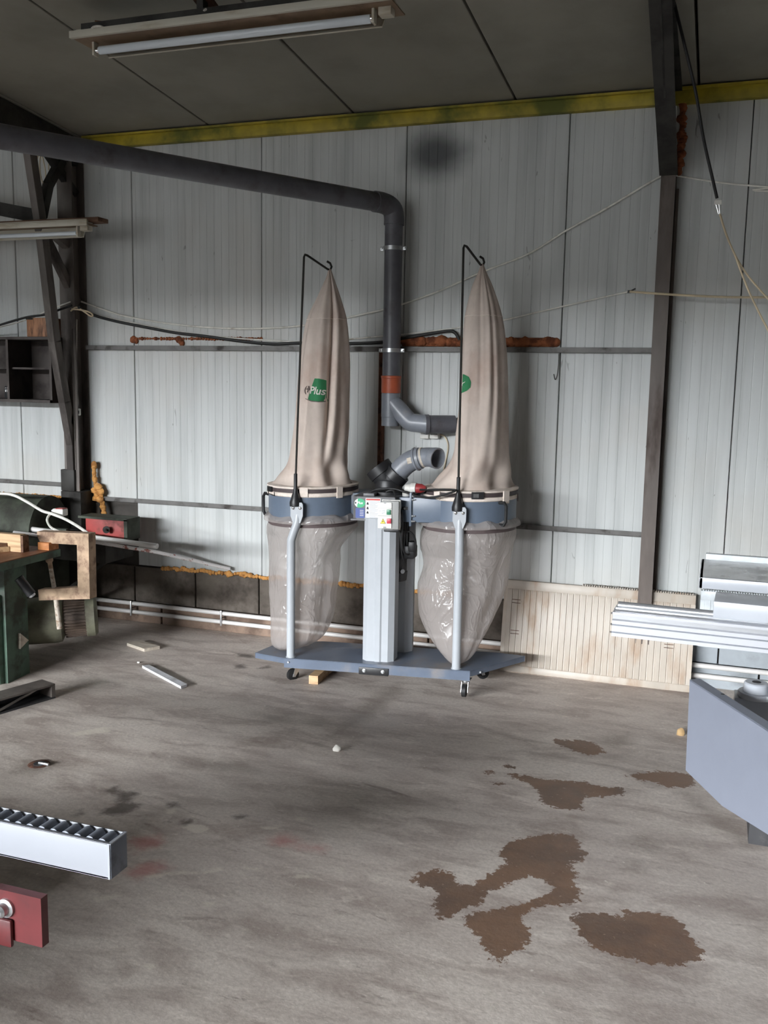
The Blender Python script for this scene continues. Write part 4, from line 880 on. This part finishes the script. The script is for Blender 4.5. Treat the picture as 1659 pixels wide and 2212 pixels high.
radiator(rr_+.022, rr_+.95, .235, PY(1520, 1275, 5.17).z, 5.165, 5.165, 'radiator_grey', 'grey wall radiator behind the saw table', [], .04)
tag(MB().m('zinc').bb((rr_+.1, WALL_Y-.065, .24), (rr_+.14, WALL_Y+.0, .5)).build('radiator_bracket'), 'metal bracket holding the grey wall radiator', 'bracket')

# ================================================================== TUBE LAMPS
def tube_lamp(a, L, w, label, tube_r, drop):
    # a = left end of the fixture's lower near edge ; runs along +x
    t = thing('tube_lamp', label, 'lamp', a)
    x, y, z = a
    MB().m('lamp_brown').bb((x, y, z), (x+L, y+w, z+.006)).m('lamp_white').bb((x, y-.004, z-.006), (x+L, y+.014, z+.024), .002).bb((x+.02, y+.02, z+.006), (x+L-.02, y+w-.02, z+.035)).build('body', parent=t)
    yc = y+w*.5; zc = z-drop
    MB().m('tube_glass').lathe((x+.085, yc, zc), (1, 0, 0), [(0, tube_r*.9), (.004, tube_r), (L-.2, tube_r), (L-.196, tube_r*.9)], 20).build('tube', parent=t)
    for xx, dr in ((x+.07, 1), (x+L-.103, -1)):
        h = MB().m('lamp_white').bb((xx-.012 if dr > 0 else xx, yc-.018, zc-.022), (xx if dr > 0 else xx+.012, yc+.018, z+.002), .003).build('lamp_holder', parent=t)
        MB().m('chrome').lathe((xx if dr > 0 else xx-.012, yc, zc), (1, 0, 0), [(0, tube_r*.8), (.014, tube_r*.8)], 14).build('end_cap', parent=h)
    MB().m('lamp_white').bb((x+L-.075, yc-.02, z-.03), (x+L-.02, yc+.03, z+.002), .004).build('starter', parent=t)
    MB().m('lamp_white').prism([(x+.1, y+w*.72, z-drop*1.5), (x+.1, y+w*.76, z-drop*1.56), (x+.1, y+w, z), (x+.1, y+w-.01, z)], (L-.18, 0, 0)).build('reflector', parent=t)
    return t
LA = PZ(150, 80, 3.065); L1 = PZ(850, 4, 3.065).x-LA.x
t = tube_lamp((LA.x, LA.y, LA.z), L1, .19, 'long fluorescent tube lamp hung below the ceiling', .0175, .034)
MB().m('steel_black').bb((LA.x+.05, LA.y+.015, LA.z+.03), (LA.x+L1+.04, LA.y+.075, LA.z+.055)).bb((LA.x+L1*.42, LA.y+.02, LA.z+.05), (LA.x+L1*.42+.03, LA.y+.06, roof_z(LA.y+.05)-.001)).bb((LA.x+L1+.0, LA.y+.02, LA.z+.05), (LA.x+L1+.03, LA.y+.06, roof_z(LA.y+.05)-.001)).build('mounting_board', parent=t)
MB().m('wood_brown').beam(PZ(205, 55, 3.15), PZ(262, 62, 3.15), .03, .035).build('wood_packer', parent=t)
cable('cable', [PZ(x, y, 3.09) for x, y in ((195, 68), (203, 58), (220, 58), (232, 68))], .005, 'white_cable', 'short white cable looped over the left end of the long tube lamp')
cable('cable', [PZ(x, y, 3.11) for x, y in ((375, 48), (405, 40), (430, 30), (445, 20))], .005, 'white_cable', 'short white cable entering the long tube lamp at its middle')
rb = thing('roof_brace', 'rusty steel brace under the ceiling above the long tube lamp', 'brace', PZ(450, 10, 3.17))
a = PZ(470, 40, 3.15); b = PZ(395, -60, 3.19); MB().m('rust').beam(a, b, .075, .02, (0, 0, 1)).build('bar', parent=rb)
LB = PY(188, 484, 4.76)
t = tube_lamp((LB.x-1.3, LB.y, LB.z), 1.3, .1, 'small tube lamp fixed in front of the lattice column', .0125, .040)
MB().m('wood_brown').bb((LB.x-1.4, LB.y+.03, LB.z+.02), (LB.x+.055, LB.y+.13, LB.z+.045), .003).build('mounting_board', parent=t)

# ================================================================== CABINET AND BOX ON THE LEFT
cx0, cx1, cz0, cz1, cy0 = -5.2, -3.99, 1.43, 1.845, 4.985
t = thing('wall_cabinet', 'dark open fronted cabinet hung on the wall left of the lattice column', 'cabinet', ((cx0+cx1)/2, 5.1, cz0))
MB().m('cabinet_dark').bb((cx0, cy0, cz1-.018), (cx1, WALL_Y-.002, cz1)).bb((cx0, cy0, cz0), (cx1, WALL_Y-.002, cz0+.018)).bb((cx1-.018, cy0, cz0), (cx1, WALL_Y-.002, cz1)).bb((cx0, cy0, cz0), (cx0+.018, WALL_Y-.002, cz1)).bb((cx0, WALL_Y-.014, cz0), (cx1, WALL_Y-.003, cz1)).build('carcass', parent=t)
MB().m('cabinet_dark').bb((cx0+.018, cy0+.04, 1.64), (cx1-.018, WALL_Y-.014, 1.652)).build('shelf', parent=t)
xd = PY(14, 800, cy0).x; MB().m('cabinet_dark').bb((xd-.009, cy0+.01, cz0+.018), (xd+.009, WALL_Y-.014, cz1-.018)).build('divider', parent=t)
ms = MB().m('black_plastic').box((xd-.05, cy0+.1, cz0+.06), (.07, .06, .08), .004)
o = ms.build('meter_box'); tag(o, 'small black meter with white dots inside the wall cabinet', 'meter')
md = MB().m('print_white')
for k in range(4):
    md.box((xd-.072+.014*k, cy0+.068, cz0+.088), (.005, .003, .005)); md.box((xd-.072+.014*k, cy0+.068, cz0+.07), (.007, .003, .015))
md.build('dots', parent=o)
b0 = PY(58, 725, 5.0); b1 = PY(106, 686, 5.0)
o = MB().m('copper_box').bb((b0.x, 5.0, 1.845), (b1.x, 5.12, b1.z), .004).build('tin_box'); tag(o, 'brown metal box standing on top of the wall cabinet', 'box')
MB().m('steel_black').bb((b0.x-.004, 4.998, b1.z-.012), (b0.x+.05, 5.122, b1.z-.001), .002).build('lid_rim', parent=o)

# ================================================================== OLD GREEN MACHINES
t = thing('green_saw_bench', 'old green workshop machine with a brown topped table', 'machine', (-3.8, 3.9, 0))
tz = .675; tx = -3.315
MB().m('green_machine').prism([(tx, 3.2, tz-.04), (tx, 4.17, tz-.04), (-4.6, 4.17, tz-.04), (-4.6, 3.2, tz-.04)], (0, 0, .038)).build('table_frame', parent=t)
MB().m('green_table_top').bb((-4.6, 3.2, tz-.002), (tx-.004, 4.165, tz+.003)).build('table_top', parent=t)
lg = [(-3.425, 3.86), (-3.445, 4.05), (-3.60, 4.06), (-3.95, 4.0), (-3.95, 3.86), (-3.56, 3.85), (-3.50, 3.845)]
MB().m('green_machine').prism([(a, b, .0) for a, b in lg], (0, 0, tz-.04)).build('pedestal', parent=t)
MB().m('green_machine').bb((-3.60, 3.82, 0), (-3.44, 3.87, tz-.2), .01).build('pedestal_rib', parent=t)
MB().m('steel_black').lathe((-3.47, 3.84, .42), (.3, -1, 0), [(0, .028), (.01, .026), (.012, .018), (.03, .016)], 14).build('lock_bolt', parent=t)
MB().m('black_plastic').tube([PX(40, 1248, -3.35), PX(68, 1284, -3.30)], .024, 16).m('zinc').tube([PX(66, 1281, -3.30), PX(70, 1287, -3.295)], .018, 12).build('lever', parent=t)
MB().m('wood_pale').prism([PX(44, 1368, -3.42), PX(62, 1383, -3.42), PX(44, 1402, -3.42)], (-.03, 0, 0)).build('guide_plate', parent=t)
m0 = PX(88, 1340, -3.52); ax = V((.80, .58, .05)).normalized()
mt = thing('electric_motor', 'brown electric motor with cooling ribs and a large round guard under the green table', 'motor', m0-V((0, 0, .13)))
MB().m('guard_grey').lathe(m0, ax, [(-.16, .10), (-.15, .125), (.08, .135), (.11, .13), (.125, .10), (.13, .02)], 40).build('belt_guard', parent=mt)
mb = MB().m('motor_brown').lathe(m0, ax, [(.1, .098), (.25, .098)], 36); a1 = ax.orthogonal().normalized(); a2 = ax.cross(a1)
for k in range(36):
    an = k*2*math.pi/36; dr = a1*math.cos(an)+a2*math.sin(an); mb.beam(m0+ax*.13+dr*.104, m0+ax*.245+dr*.104, .006, .018, dr)
mb.build('ribbed_body', parent=mt)
MB().m('guard_grey').lathe(m0, ax, [(.24, .10), (.245, .118), (.29, .118), (.305, .10), (.307, .02)], 36).build('fan_cover', parent=mt)
MB().m('steel_black').beam(m0+V((-.02, 0, .05)), V((-3.62, 4.02, m0.z+.1)), .05, .08).build('motor_bracket', parent=mt)
# C clamp on the table edge
cyf = 4.10
def cp(x, y): p = PY(x, y, cyf); return V((p.x, cyf, p.z))
t = thing('c_clamp', 'large rusty square C clamp gripping the corner of the green table', 'clamp', cp(140, 1296))
outer = [cp(80, 1149), cp(192, 1153), cp(194, 1294), cp(83, 1297), cp(82, 1273), cp(168, 1269), cp(166, 1177), cp(112, 1174), cp(110, 1182), cp(83, 1160)]
outer = [cp(80, 1148), cp(191, 1153), cp(194, 1294), cp(84, 1297), cp(82, 1274), cp(168, 1269), cp(166, 1177), cp(110, 1174), cp(110, 1180), cp(91, 1180), cp(80, 1158)]
MB().m('clamp_iron').prism(outer, (0, .06, 0)).build('frame', parent=t)
MB().m('clamp_face').tube([cp(101, 1226)+V((0, .03, 0)), cp(112, 1290)+V((0, .03, 0)), cp(121, 1361)+V((0, .03, 0))], [.0115, .0125, .0145], 12).m('clamp_iron').lathe(cp(99, 1214)+V((0, .03, 0)), cp(101, 1226)-cp(99, 1214), [(-.02, .02), (0, .02), (.01, .012), (.04, .012)], 12).build('screw', parent=t)
# wood on the table
o = MB().m('wood_orange').bb((cp(87, 1180).x, 4.08, tz+.004), (cp(111, 1180).x, 4.16, cp(100, 1171).z), .002).build('wood_block'); tag(o, 'orange wood block clamped under the C clamp', 'wood block')
o = MB().m('wood_light').prism([(-4.5, 3.98, tz+.004), (-3.415, 3.98, tz+.004), (-3.415, 4.02, tz+.004), (-4.5, 4.02, tz+.004)], (0, 0, .092)).m('wood_brown').bb((-3.4155, 3.98, tz+.004), (-3.40, 4.025, tz+.092)).build('plank'); tag(o, 'pale wood plank standing on edge on the green table', 'plank')
o = MB().m('wood_light').prism([(-4.4, 3.90, tz+.004), (-3.53, 3.90, tz+.004), (-3.485, 3.975, tz+.004), (-4.4, 3.975, tz+.004)], (0, 0, .026)).m('wood_brown').prism([(-4.4, 3.915, tz+.030), (-3.54, 3.915, tz+.030), (-3.50, 3.975, tz+.030), (-4.4, 3.975, tz+.030)], (0, 0, .018)).build('wood_moulding'); tag(o, 'wood moulding with a mitred end lying in front of the plank', 'moulding')
# second, darker machine along the wall
t = thing('old_planer', 'dark green planer with a rounded hood standing along the wall', 'machine', (-4.3, 4.85, 0))
MB().m('green_dark').bb((-5.4, 4.5, .0), (-3.92, 5.02, .50), .01).build('bed', parent=t)
hz = .70; pr_ = [(-5.3, 4.86+.20*math.cos(a), .60+.265*math.sin(a)) for a in [math.pi*k/18 for k in range(19)]]+[(-5.3, 4.66, .5), (-5.3, 5.06, .5)]
pr_ = [(-5.3, 5.06, .5)]+[(-5.3, 4.86+.20*math.cos(a), .60+.255*math.sin(a)) for a in [math.pi*k/18 for k in range(19)]]+[(-5.3, 4.66, .5)]
MB().m('green_dark').prism(pr_, (1.36, 0, 0)).build('hood', parent=t)
MB().m('green_dark').beam((-5.0, 4.55, .64), (-3.72, 4.75, .66), .03, .03).beam((-4.6, 4.52, .60), (-3.8, 4.62, .60), .05, .05).build('guide_bar', parent=t)
MB().m('green_dark').lathe((-4.62, 4.42, .66), (1, .1, 0), [(0, .08), (.04, .10), (.3, .10), (.34, .08)], 24).build('feed_roller', parent=t)
MB().m('steel_black').bb((-4.0, 4.74, .48), (-3.44, 5.03, .60), .004).build('gear_case', parent=t)
rx0 = PY(185, 1140, 4.9).x; rx1 = PY(276, 1140, 4.9).x
rp = MB().m('red_machine').bb((rx0, 4.9, .60), (rx1-.012, 5.02, .722), .004).m('green_dark').bb((rx0-.05, 4.893, .722), (rx1, 5.03, .736)).bb((rx1-.024, 4.893, .60), (rx1, 5.03, .73)).build('red_end_plate', parent=t)
kp = PY(232, 1143, 4.89); MB().m('steel_black').lathe(kp, (.4, -1, 0), [(-.01, .012), (.02, .012), (.021, .022), (.03, .022), (.031, .008), (.045, .007)], 16).build('knob', parent=rp)
MB().m('zinc').lathe(PY(229, 1144, 4.86), (.4, -1, 0), [(-.01, .003), (.004, .004)], 8).build('knob_pin', parent=rp)
MB().m('steel_black').beam((-3.95, 4.8, .16), (-3.50, 4.93, .50), .02, .02).build('support_rod', parent=t)
# conduit pipes lying on it
o = MB().m('pipe_white').tube([PY(340, 1180, 4.70), PY(200, 1161, 4.70), PY(40, 1139, 4.70)], .0155, 14).build('white_pipe'); tag(o, 'short thick white plastic pipe sticking out past the clamp', 'pipe')
o = MB().m('pipe_rusty').tube([PY(497, 1229, 5.19), PY(340, 1193, 4.95), PY(200, 1170, 4.66), PY(30, 1150, 4.62)], .011, 12).build('white_pipe'); tag(o, 'long thin white pipe with rust spots leaning on the block ledge', 'pipe')
# white plug box with cable on the planer
jc = PY(130, 1106, 4.55)
o = MB().m('white_plastic').box(jc, (.075, .05, .042), .006).m('red_machine').box(jc+V((.01, 0, .022)), (.05, .045, .006), .002).m('zinc').box(jc+V((-.042, -.01, .003)), (.014, .02, .02), .003).build('plug_box'); tag(o, 'small white and red plug box with cables above the green machines', 'plug box')
cable('cable', [PY(-80, 1066, 4.5), PY(0, 1066, 4.5), PY(30, 1070, 4.5), PY(60, 1085, 4.5), PY(90, 1103, 4.5), PY(112, 1110, 4.5), PY(140, 1121, 4.45), PY(165, 1135, 4.35), PY(190, 1152, 4.2)], .0085, 'white_cable', 'thick white cable crossing in front of the dark planer')
cable('cable', [PY(112, 1108, 4.52), PY(104, 1116, 4.48), PY(102, 1125, 4.45), PY(108, 1137, 4.38), PY(118, 1144, 4.3), PY(132, 1150, 4.2)], .007, 'white_cable', 'short white cable looping down from the plug box')
# steel channel on the floor
ch = thing('steel_channel', 'dark steel channel lying on the floor by the green machine', 'channel', (-3.15, 3.5, 0))
e0 = V((-3.05, 3.765, 0)); dv = V((-.30, -1, 0)).normalized(); sx = V((dv.y, -dv.x, 0))
e1c = e0+dv*1.2; wd = V((-1, .30, 0)).normalized()*.11
def chz(p, z): return V((p.x, p.y, z))
MB().m('iron_black').prism([chz(e0+wd*.9, .006), chz(e0+wd, .006), chz(e1c+wd, .006), chz(e1c+wd*.9, .006)], (0, 0, .064)).build('web', parent=ch)
MB().m('steel_dark').prism([chz(e0, .066), chz(e0+wd, .066), chz(e1c+wd, .066), chz(e1c, .066)], (0, 0, .009)).build('top_flange', parent=ch)
MB().m('iron_black').prism([chz(e0, 0), chz(e0+wd, 0), chz(e1c+wd, 0), chz(e1c, 0)], (0, 0, .009)).build('bottom_flange', parent=ch)
MB().m('steel_dark').prism([chz(e0, .008), chz(e0+wd, .008), chz(e0+wd, .067), chz(e0, .067)], dv*.02).prism([chz(e0+dv*.33, .008), chz(e0+dv*.35, .008), chz(e0+dv*.13, .067), chz(e0+dv*.10, .067)], wd*.12).build('stiffener', parent=ch)
# ================================================================== THINGS ON THE FLOOR
def slab(name, quad, th, mat, label, cat, side=None):
    q3 = [PZ(x, y, th) for x, y in quad]; q3 = [V((p.x, p.y, 0.001)) for p in q3]
    return tag(MB().m(mat).prism(q3, (0, 0, th)).build(name), label, cat)
slab('board_offcut', ((274, 1389), (304, 1383), (345, 1396), (312, 1402)), .018, 'wood_pale', 'small square board offcut on the floor near the wall', 'board')
slab('white_strip', ((307, 1438), (322, 1436), (404, 1478), (391, 1483)), .014, 'board_white', 'narrow white strip of board lying on the floor', 'board')
wb0 = PZ(667, 1477, 0); wbd = V((-.02, .30, 0)); wbw = V((.05, .006, 0))
tag(MB().m('wood_light').prism([wb0, wb0+wbw, wb0+wbw+wbd, wb0+wbd], (0, 0, .046)).build('timber_block'), 'squared timber offcut pushed under the dust collector', 'timber')
def crumb(name, px, py, r, mat, label, cat, seed):
    c = PZ(px, py, 0)+V((0, 0, r*.55)); o = lumps(MB().m(mat), [c], r, r*1.05, seed).build(name); tag(o, label, cat)
crumb('paper_scrap', 728, 1622, .016, 'crumb', 'crumpled white scrap on the open floor', 'scrap', 21)
crumb('wood_chip', 1470, 1588, .019, 'crumb_yellow', 'small yellow wood chip beside the grey saw arm', 'chip', 22)
crumb('pebble', 299, 1432, .006, 'crumb', 'tiny white crumb above the white strip', 'scrap', 23)
a = thing('floor_anchor', 'rusty anchor recess with a bolt set in the floor at left', 'anchor', PZ(85, 1650, 0))
c = PZ(84, 1651, 0); MB().m('rust').lathe(c+V((0, 0, .001)), (0, 0, 1), [(0, .045), (.003, .040), (.003, .02)], 16).build('plate', parent=a); MB().m('zinc').bb((c.x+.0, c.y-.006, .002), (c.x+.05, c.y+.004, .012), .002).build('bolt', parent=a)
MB().m('iron_black').lathe(c+V((.005, 0, .003)), (0, 0, 1), [(0, .026), (.002, .026)], 14).build('recess', parent=a)

# ================================================================== ROLLER BAR AND RED MACHINE (front left)
ry = 1.70
t = thing('roller_bar', 'white bar with a row of grey rollers along its top', 'roller bar', (-2.0, ry+.06, 0))
pA = PY(233, 1823, ry); pB = PY(232, 1899, ry); pC = PZ(273, 1797, pA.z)
zt, zb_ = pA.z, pB.z; x1 = pA.x; dep = pC.y-ry; x0 = -3.2
MB().m('bar_white').bb((x0, ry, zb_), (x1, ry+.004, zt), .001).bb((x0, ry+dep-.004, zb_), (x1, ry+dep, zt), .001).bb((x0, ry, zb_), (x1, ry+dep, zb_+.004)).bb((x0, ry-.0, zt-.003), (x1, ry+.009, zt), .001).build('channel', parent=t)
ec = MB().m('bar_end').bb((x1, ry+.002, zb_), (x1+.006, ry+dep, zt), .001).m('bar_white').bb((x1-.001, ry-.001, zb_), (x1+.004, ry+.004, zt+.001)).bb((x1-.001, ry, zt-.002), (x1+.007, ry+dep, zt+.001)).build('end_plate', parent=t)
rsp = .0335; rx = x1-.024
while rx > -2.1:
    o = MB().m('roller_grey').lathe((rx, ry+.010, zt-.012), (0, 1, 0), [(0, .011), (.001, .0148), (dep-.021, .0148), (dep-.020, .011)], 18).m('alu_groove').lathe((rx, ry+.0055, zt-.012), (0, 1, 0), [(0, .005), (dep-.011, .005)], 8).build('roller', parent=t); rx -= rsp
for xx in (-1.95, -2.9): MB().m('bar_white').bb((xx-.03, ry+.01, 0), (xx+.03, ry+dep-.01, zb_), .004).build('leg', parent=t)
ry2 = 1.60
t = thing('red_machine', 'red steel machine plate with a round bolt head at the left edge', 'machine', (-1.7, ry2+.1, 0))
q4 = [PY(-260, 1868, ry2), PY(88, 1942, ry2), PY(90, 2047, ry2), PY(-260, 1965, ry2)]
xr_ = q4[1].x
MB().m('red_paint').prism([(xr_, ry2, q4[1].z), (xr_, ry2, q4[2].z), (xr_-1.0, ry2, q4[2].z), (xr_-1.0, ry2, q4[1].z)], (0, .022, 0)).build('front_plate', parent=t)
bc = PY(14, 1960, ry2); MB().m('zinc').lathe((bc.x, ry2, bc.z), (0, -1, 0), [(0, .022), (.006, .022), (.008, .015), (.022, .014), (.028, .009)], 20).build('bolt_head', parent=t)
b2 = PY(30, 1985, ry2); b3 = PY(0, 2035, ry2); MB().m('red_paint').bb((b2.x-.3, ry2-.012, b3.z), (b2.x, ry2, b2.z), .006).build('slide_block', parent=t)
MB().m('red_paint').bb((-3.3, .2, 0), (-2.05, .95, .46), .02).bb((xr_-.98, .9, .2), (xr_-.72, ry2+.01, q4[1].z), .01).build('cabinet', parent=t)  # unseen body added behind the plate, kept to shade the near floor

# ================================================================== PANEL SAW (front right)
t = thing('panel_saw', 'white panel saw with an aluminium sliding rail and a grey swing arm', 'saw', (.6, 3.5, 0))
ry3 = 3.28; ang = math.radians(-2.2)
pL = PY(1323, 1325, ry3); RZ = Matrix.Rotation(ang, 3, 'Z')
def SX(v): return V((pL.x, ry3, 0)) + RZ @ V(v)
zT = PY(1323, 1322, ry3).z; zB = PY(1323, 1374, ry3).z; Lr = 1.9; hh = zT-zB
face = [(0, zB), (.0, zB+hh*.14), (.003, zB+hh*.15), (.003, zB+hh*.19), (0, zB+hh*.20), (0, zB+hh*.45), (.003, zB+hh*.46), (.003, zB+hh*.50), (0, zB+hh*.51), (0, zB+hh*.66), (.012, zB+hh*.70), (.012, zB+hh*.88), (0, zB+hh*.90), (0, zT), (.03, zT), (.034, zT+.004), (.11, zT+.004), (.11, zB)]
mats = {3: 'alu_groove', 2: 'alu_groove', 6: 'alu_groove', 7: 'alu_groove', 10: 'alu', 14: 'alu', 15: 'alu'}
mb = MB(SX)
for i in range(len(face)):
    (a, z), (b, z2) = face[i], face[(i+1) % len(face)]; mb.m(mats.get(i, 'alu_white')); mb.add([(0, a, z), (Lr, a, z), (Lr, b, z2), (0, b, z2)], [[0, 1, 2, 3]])
mb.m('alu').add([(0, a, z) for a, z in face], [list(range(len(face)))]); mb.add([(Lr, a, z) for a, z in face], [list(range(len(face)))])
rl_ = mb.build('sliding_rail', parent=t)
MB(SX).m('alu').lathe((.012, .050, zT+.016), (1, 0, 0), [(0, .013), (Lr-.02, .013)], 18).build('guide_rod', parent=t)
MB(SX).m('alu').bb((.005, .036, zT+.003), (Lr, .066, zT+.010)).build('rod_seat', parent=t)
for z in (zB+hh*.14, zB+hh*.47, zT-.006): MB(SX).m('chrome').lathe((0, .008, z), (-1, 0, 0), [(0, .004), (.006, .003)], 8).build('end_screw', parent=rl_)
xs0 = (PY(1540, 1320, ry3+.03)-pL).x
sc = MB(SX).m('machine_white').bb((xs0, .028, zT+.008), (Lr-.1, .20, zT+.066), .003).build('sliding_table', parent=t)
# saw table behind the rail
tfy = 3.62; tz1 = PY(1510, 1247, tfy).z; tz0 = PY(1510, 1271, tfy).z; tx0 = PY(1510, 1258, tfy).x
MB().m('machine_white').bb((tx0, tfy, tz0), (1.6, tfy+.014, tz1), .003).bb((tx0, tfy, tz0), (tx0+.014, 4.02, tz1), .003).build('table_edge', parent=t)
MB().m('table_grey').prism([(tx0+.002, tfy+.002, tz1-.03), (1.6, tfy+.002, tz1-.03), (1.6, 4.02, tz1-.03), (tx0+.004, 4.02, tz1-.03)], (0, 0, .030)).build('table_top', parent=t)
MB().m('radiator_grey').bb((tx0+.016, 4.03, tz0), (1.6, 4.06, PY(1525, 1196, 4.03).z), .003).build('back_fence', parent=t)
MB().m('machine_white').bb((.42, 3.42, .1), (1.6, 4.0, tz0), .006).build('cabinet', parent=t)
MB().m('iron_black').prism([PZ(1616, 1822, 0)+V((0, 0, 0)), PZ(1616, 1822, 0)+V((1.3, -.0, 0)), PZ(1616, 1822, 0)+V((1.3, .5, 0)), PZ(1616, 1822, 0)+V((0, .5, 0))], (0, 0, .1)).build('plinth', parent=t)
# grey swing arm
A_ = PZ(1492, 1468, .60); B_ = PZ(1659, 1577, .60); dAB = (B_-A_).normalized(); nAB = V((-dAB.y, dAB.x, 0)).normalized()
if nAB.x < 0: nAB = -nAB
def arm(px, py):
    d = ray(px, py); k = (A_-CAM).dot(nAB)/d.dot(nAB); return CAM+d*k
ap = [arm(1490, 1468), arm(1481, 1664), arm(1560, 1741), arm(1659, 1803)]
down = (ap[3]-ap[2]).normalized(); ap += [ap[3]+down*.25, arm(1659, 1577)+dAB*.25+V((0, 0, 0))]
MB().m('arm_grey').prism(ap, nAB*.036).build('arm_side', parent=t)
tp = [ap[0], ap[5], ap[5]+nAB*.04, ap[0]+nAB*.04]
MB().m('arm_grey').prism([p-V((0, 0, .004)) for p in tp], (0, 0, .005)).build('arm_top_flange', parent=t)
MB().m('iron_black').lathe(PZ(1561, 1500, .603), (0, 0, 1), [(0, .006), (.0015, .006)], 12).build('arm_hole', parent=t)
pv = PZ(1632, 1505, .53)
MB().m('machine_white').lathe(pv+V((0, 0, -.0)), (0, 0, 1), [(0, .058), (.003, .06), (.016, .06), (.019, .057)], 36).lathe(pv+V((0, 0, .019)), (0, 0, 1), [(0, .042), (.03, .041), (.034, .037)], 36).bb((pv.x, pv.y-.05, pv.z+.0), (pv.x+.5, pv.y+.05, pv.z+.018), .002).m('iron_black').lathe(pv+V((0, 0, .053)), (0, 0, 1), [(0, .015), (.0012, .015)], 16).build('pivot', parent=t)
MB().m('machine_white').bb((pv.x-.07, pv.y-.04, pv.z-.30), (pv.x+.06, pv.y+.06, pv.z), .004).bb((pv.x-.02, pv.y-.02, .1), (pv.x+.5, pv.y+.05, pv.z-.2), .004).build('pivot_post', parent=t)
MB().m('arm_grey').beam(ap[5]-dAB*.14+nAB*.03-V((0, 0, .15)), V((.52, 3.55, ap[5].z-.15)), .08, .1).build('arm_tube', parent=t)
MB().m('machine_white').bb((.5, 3.30, zB-.2), (1.4, 3.42, zB+.002), .003).build('rail_support', parent=t)
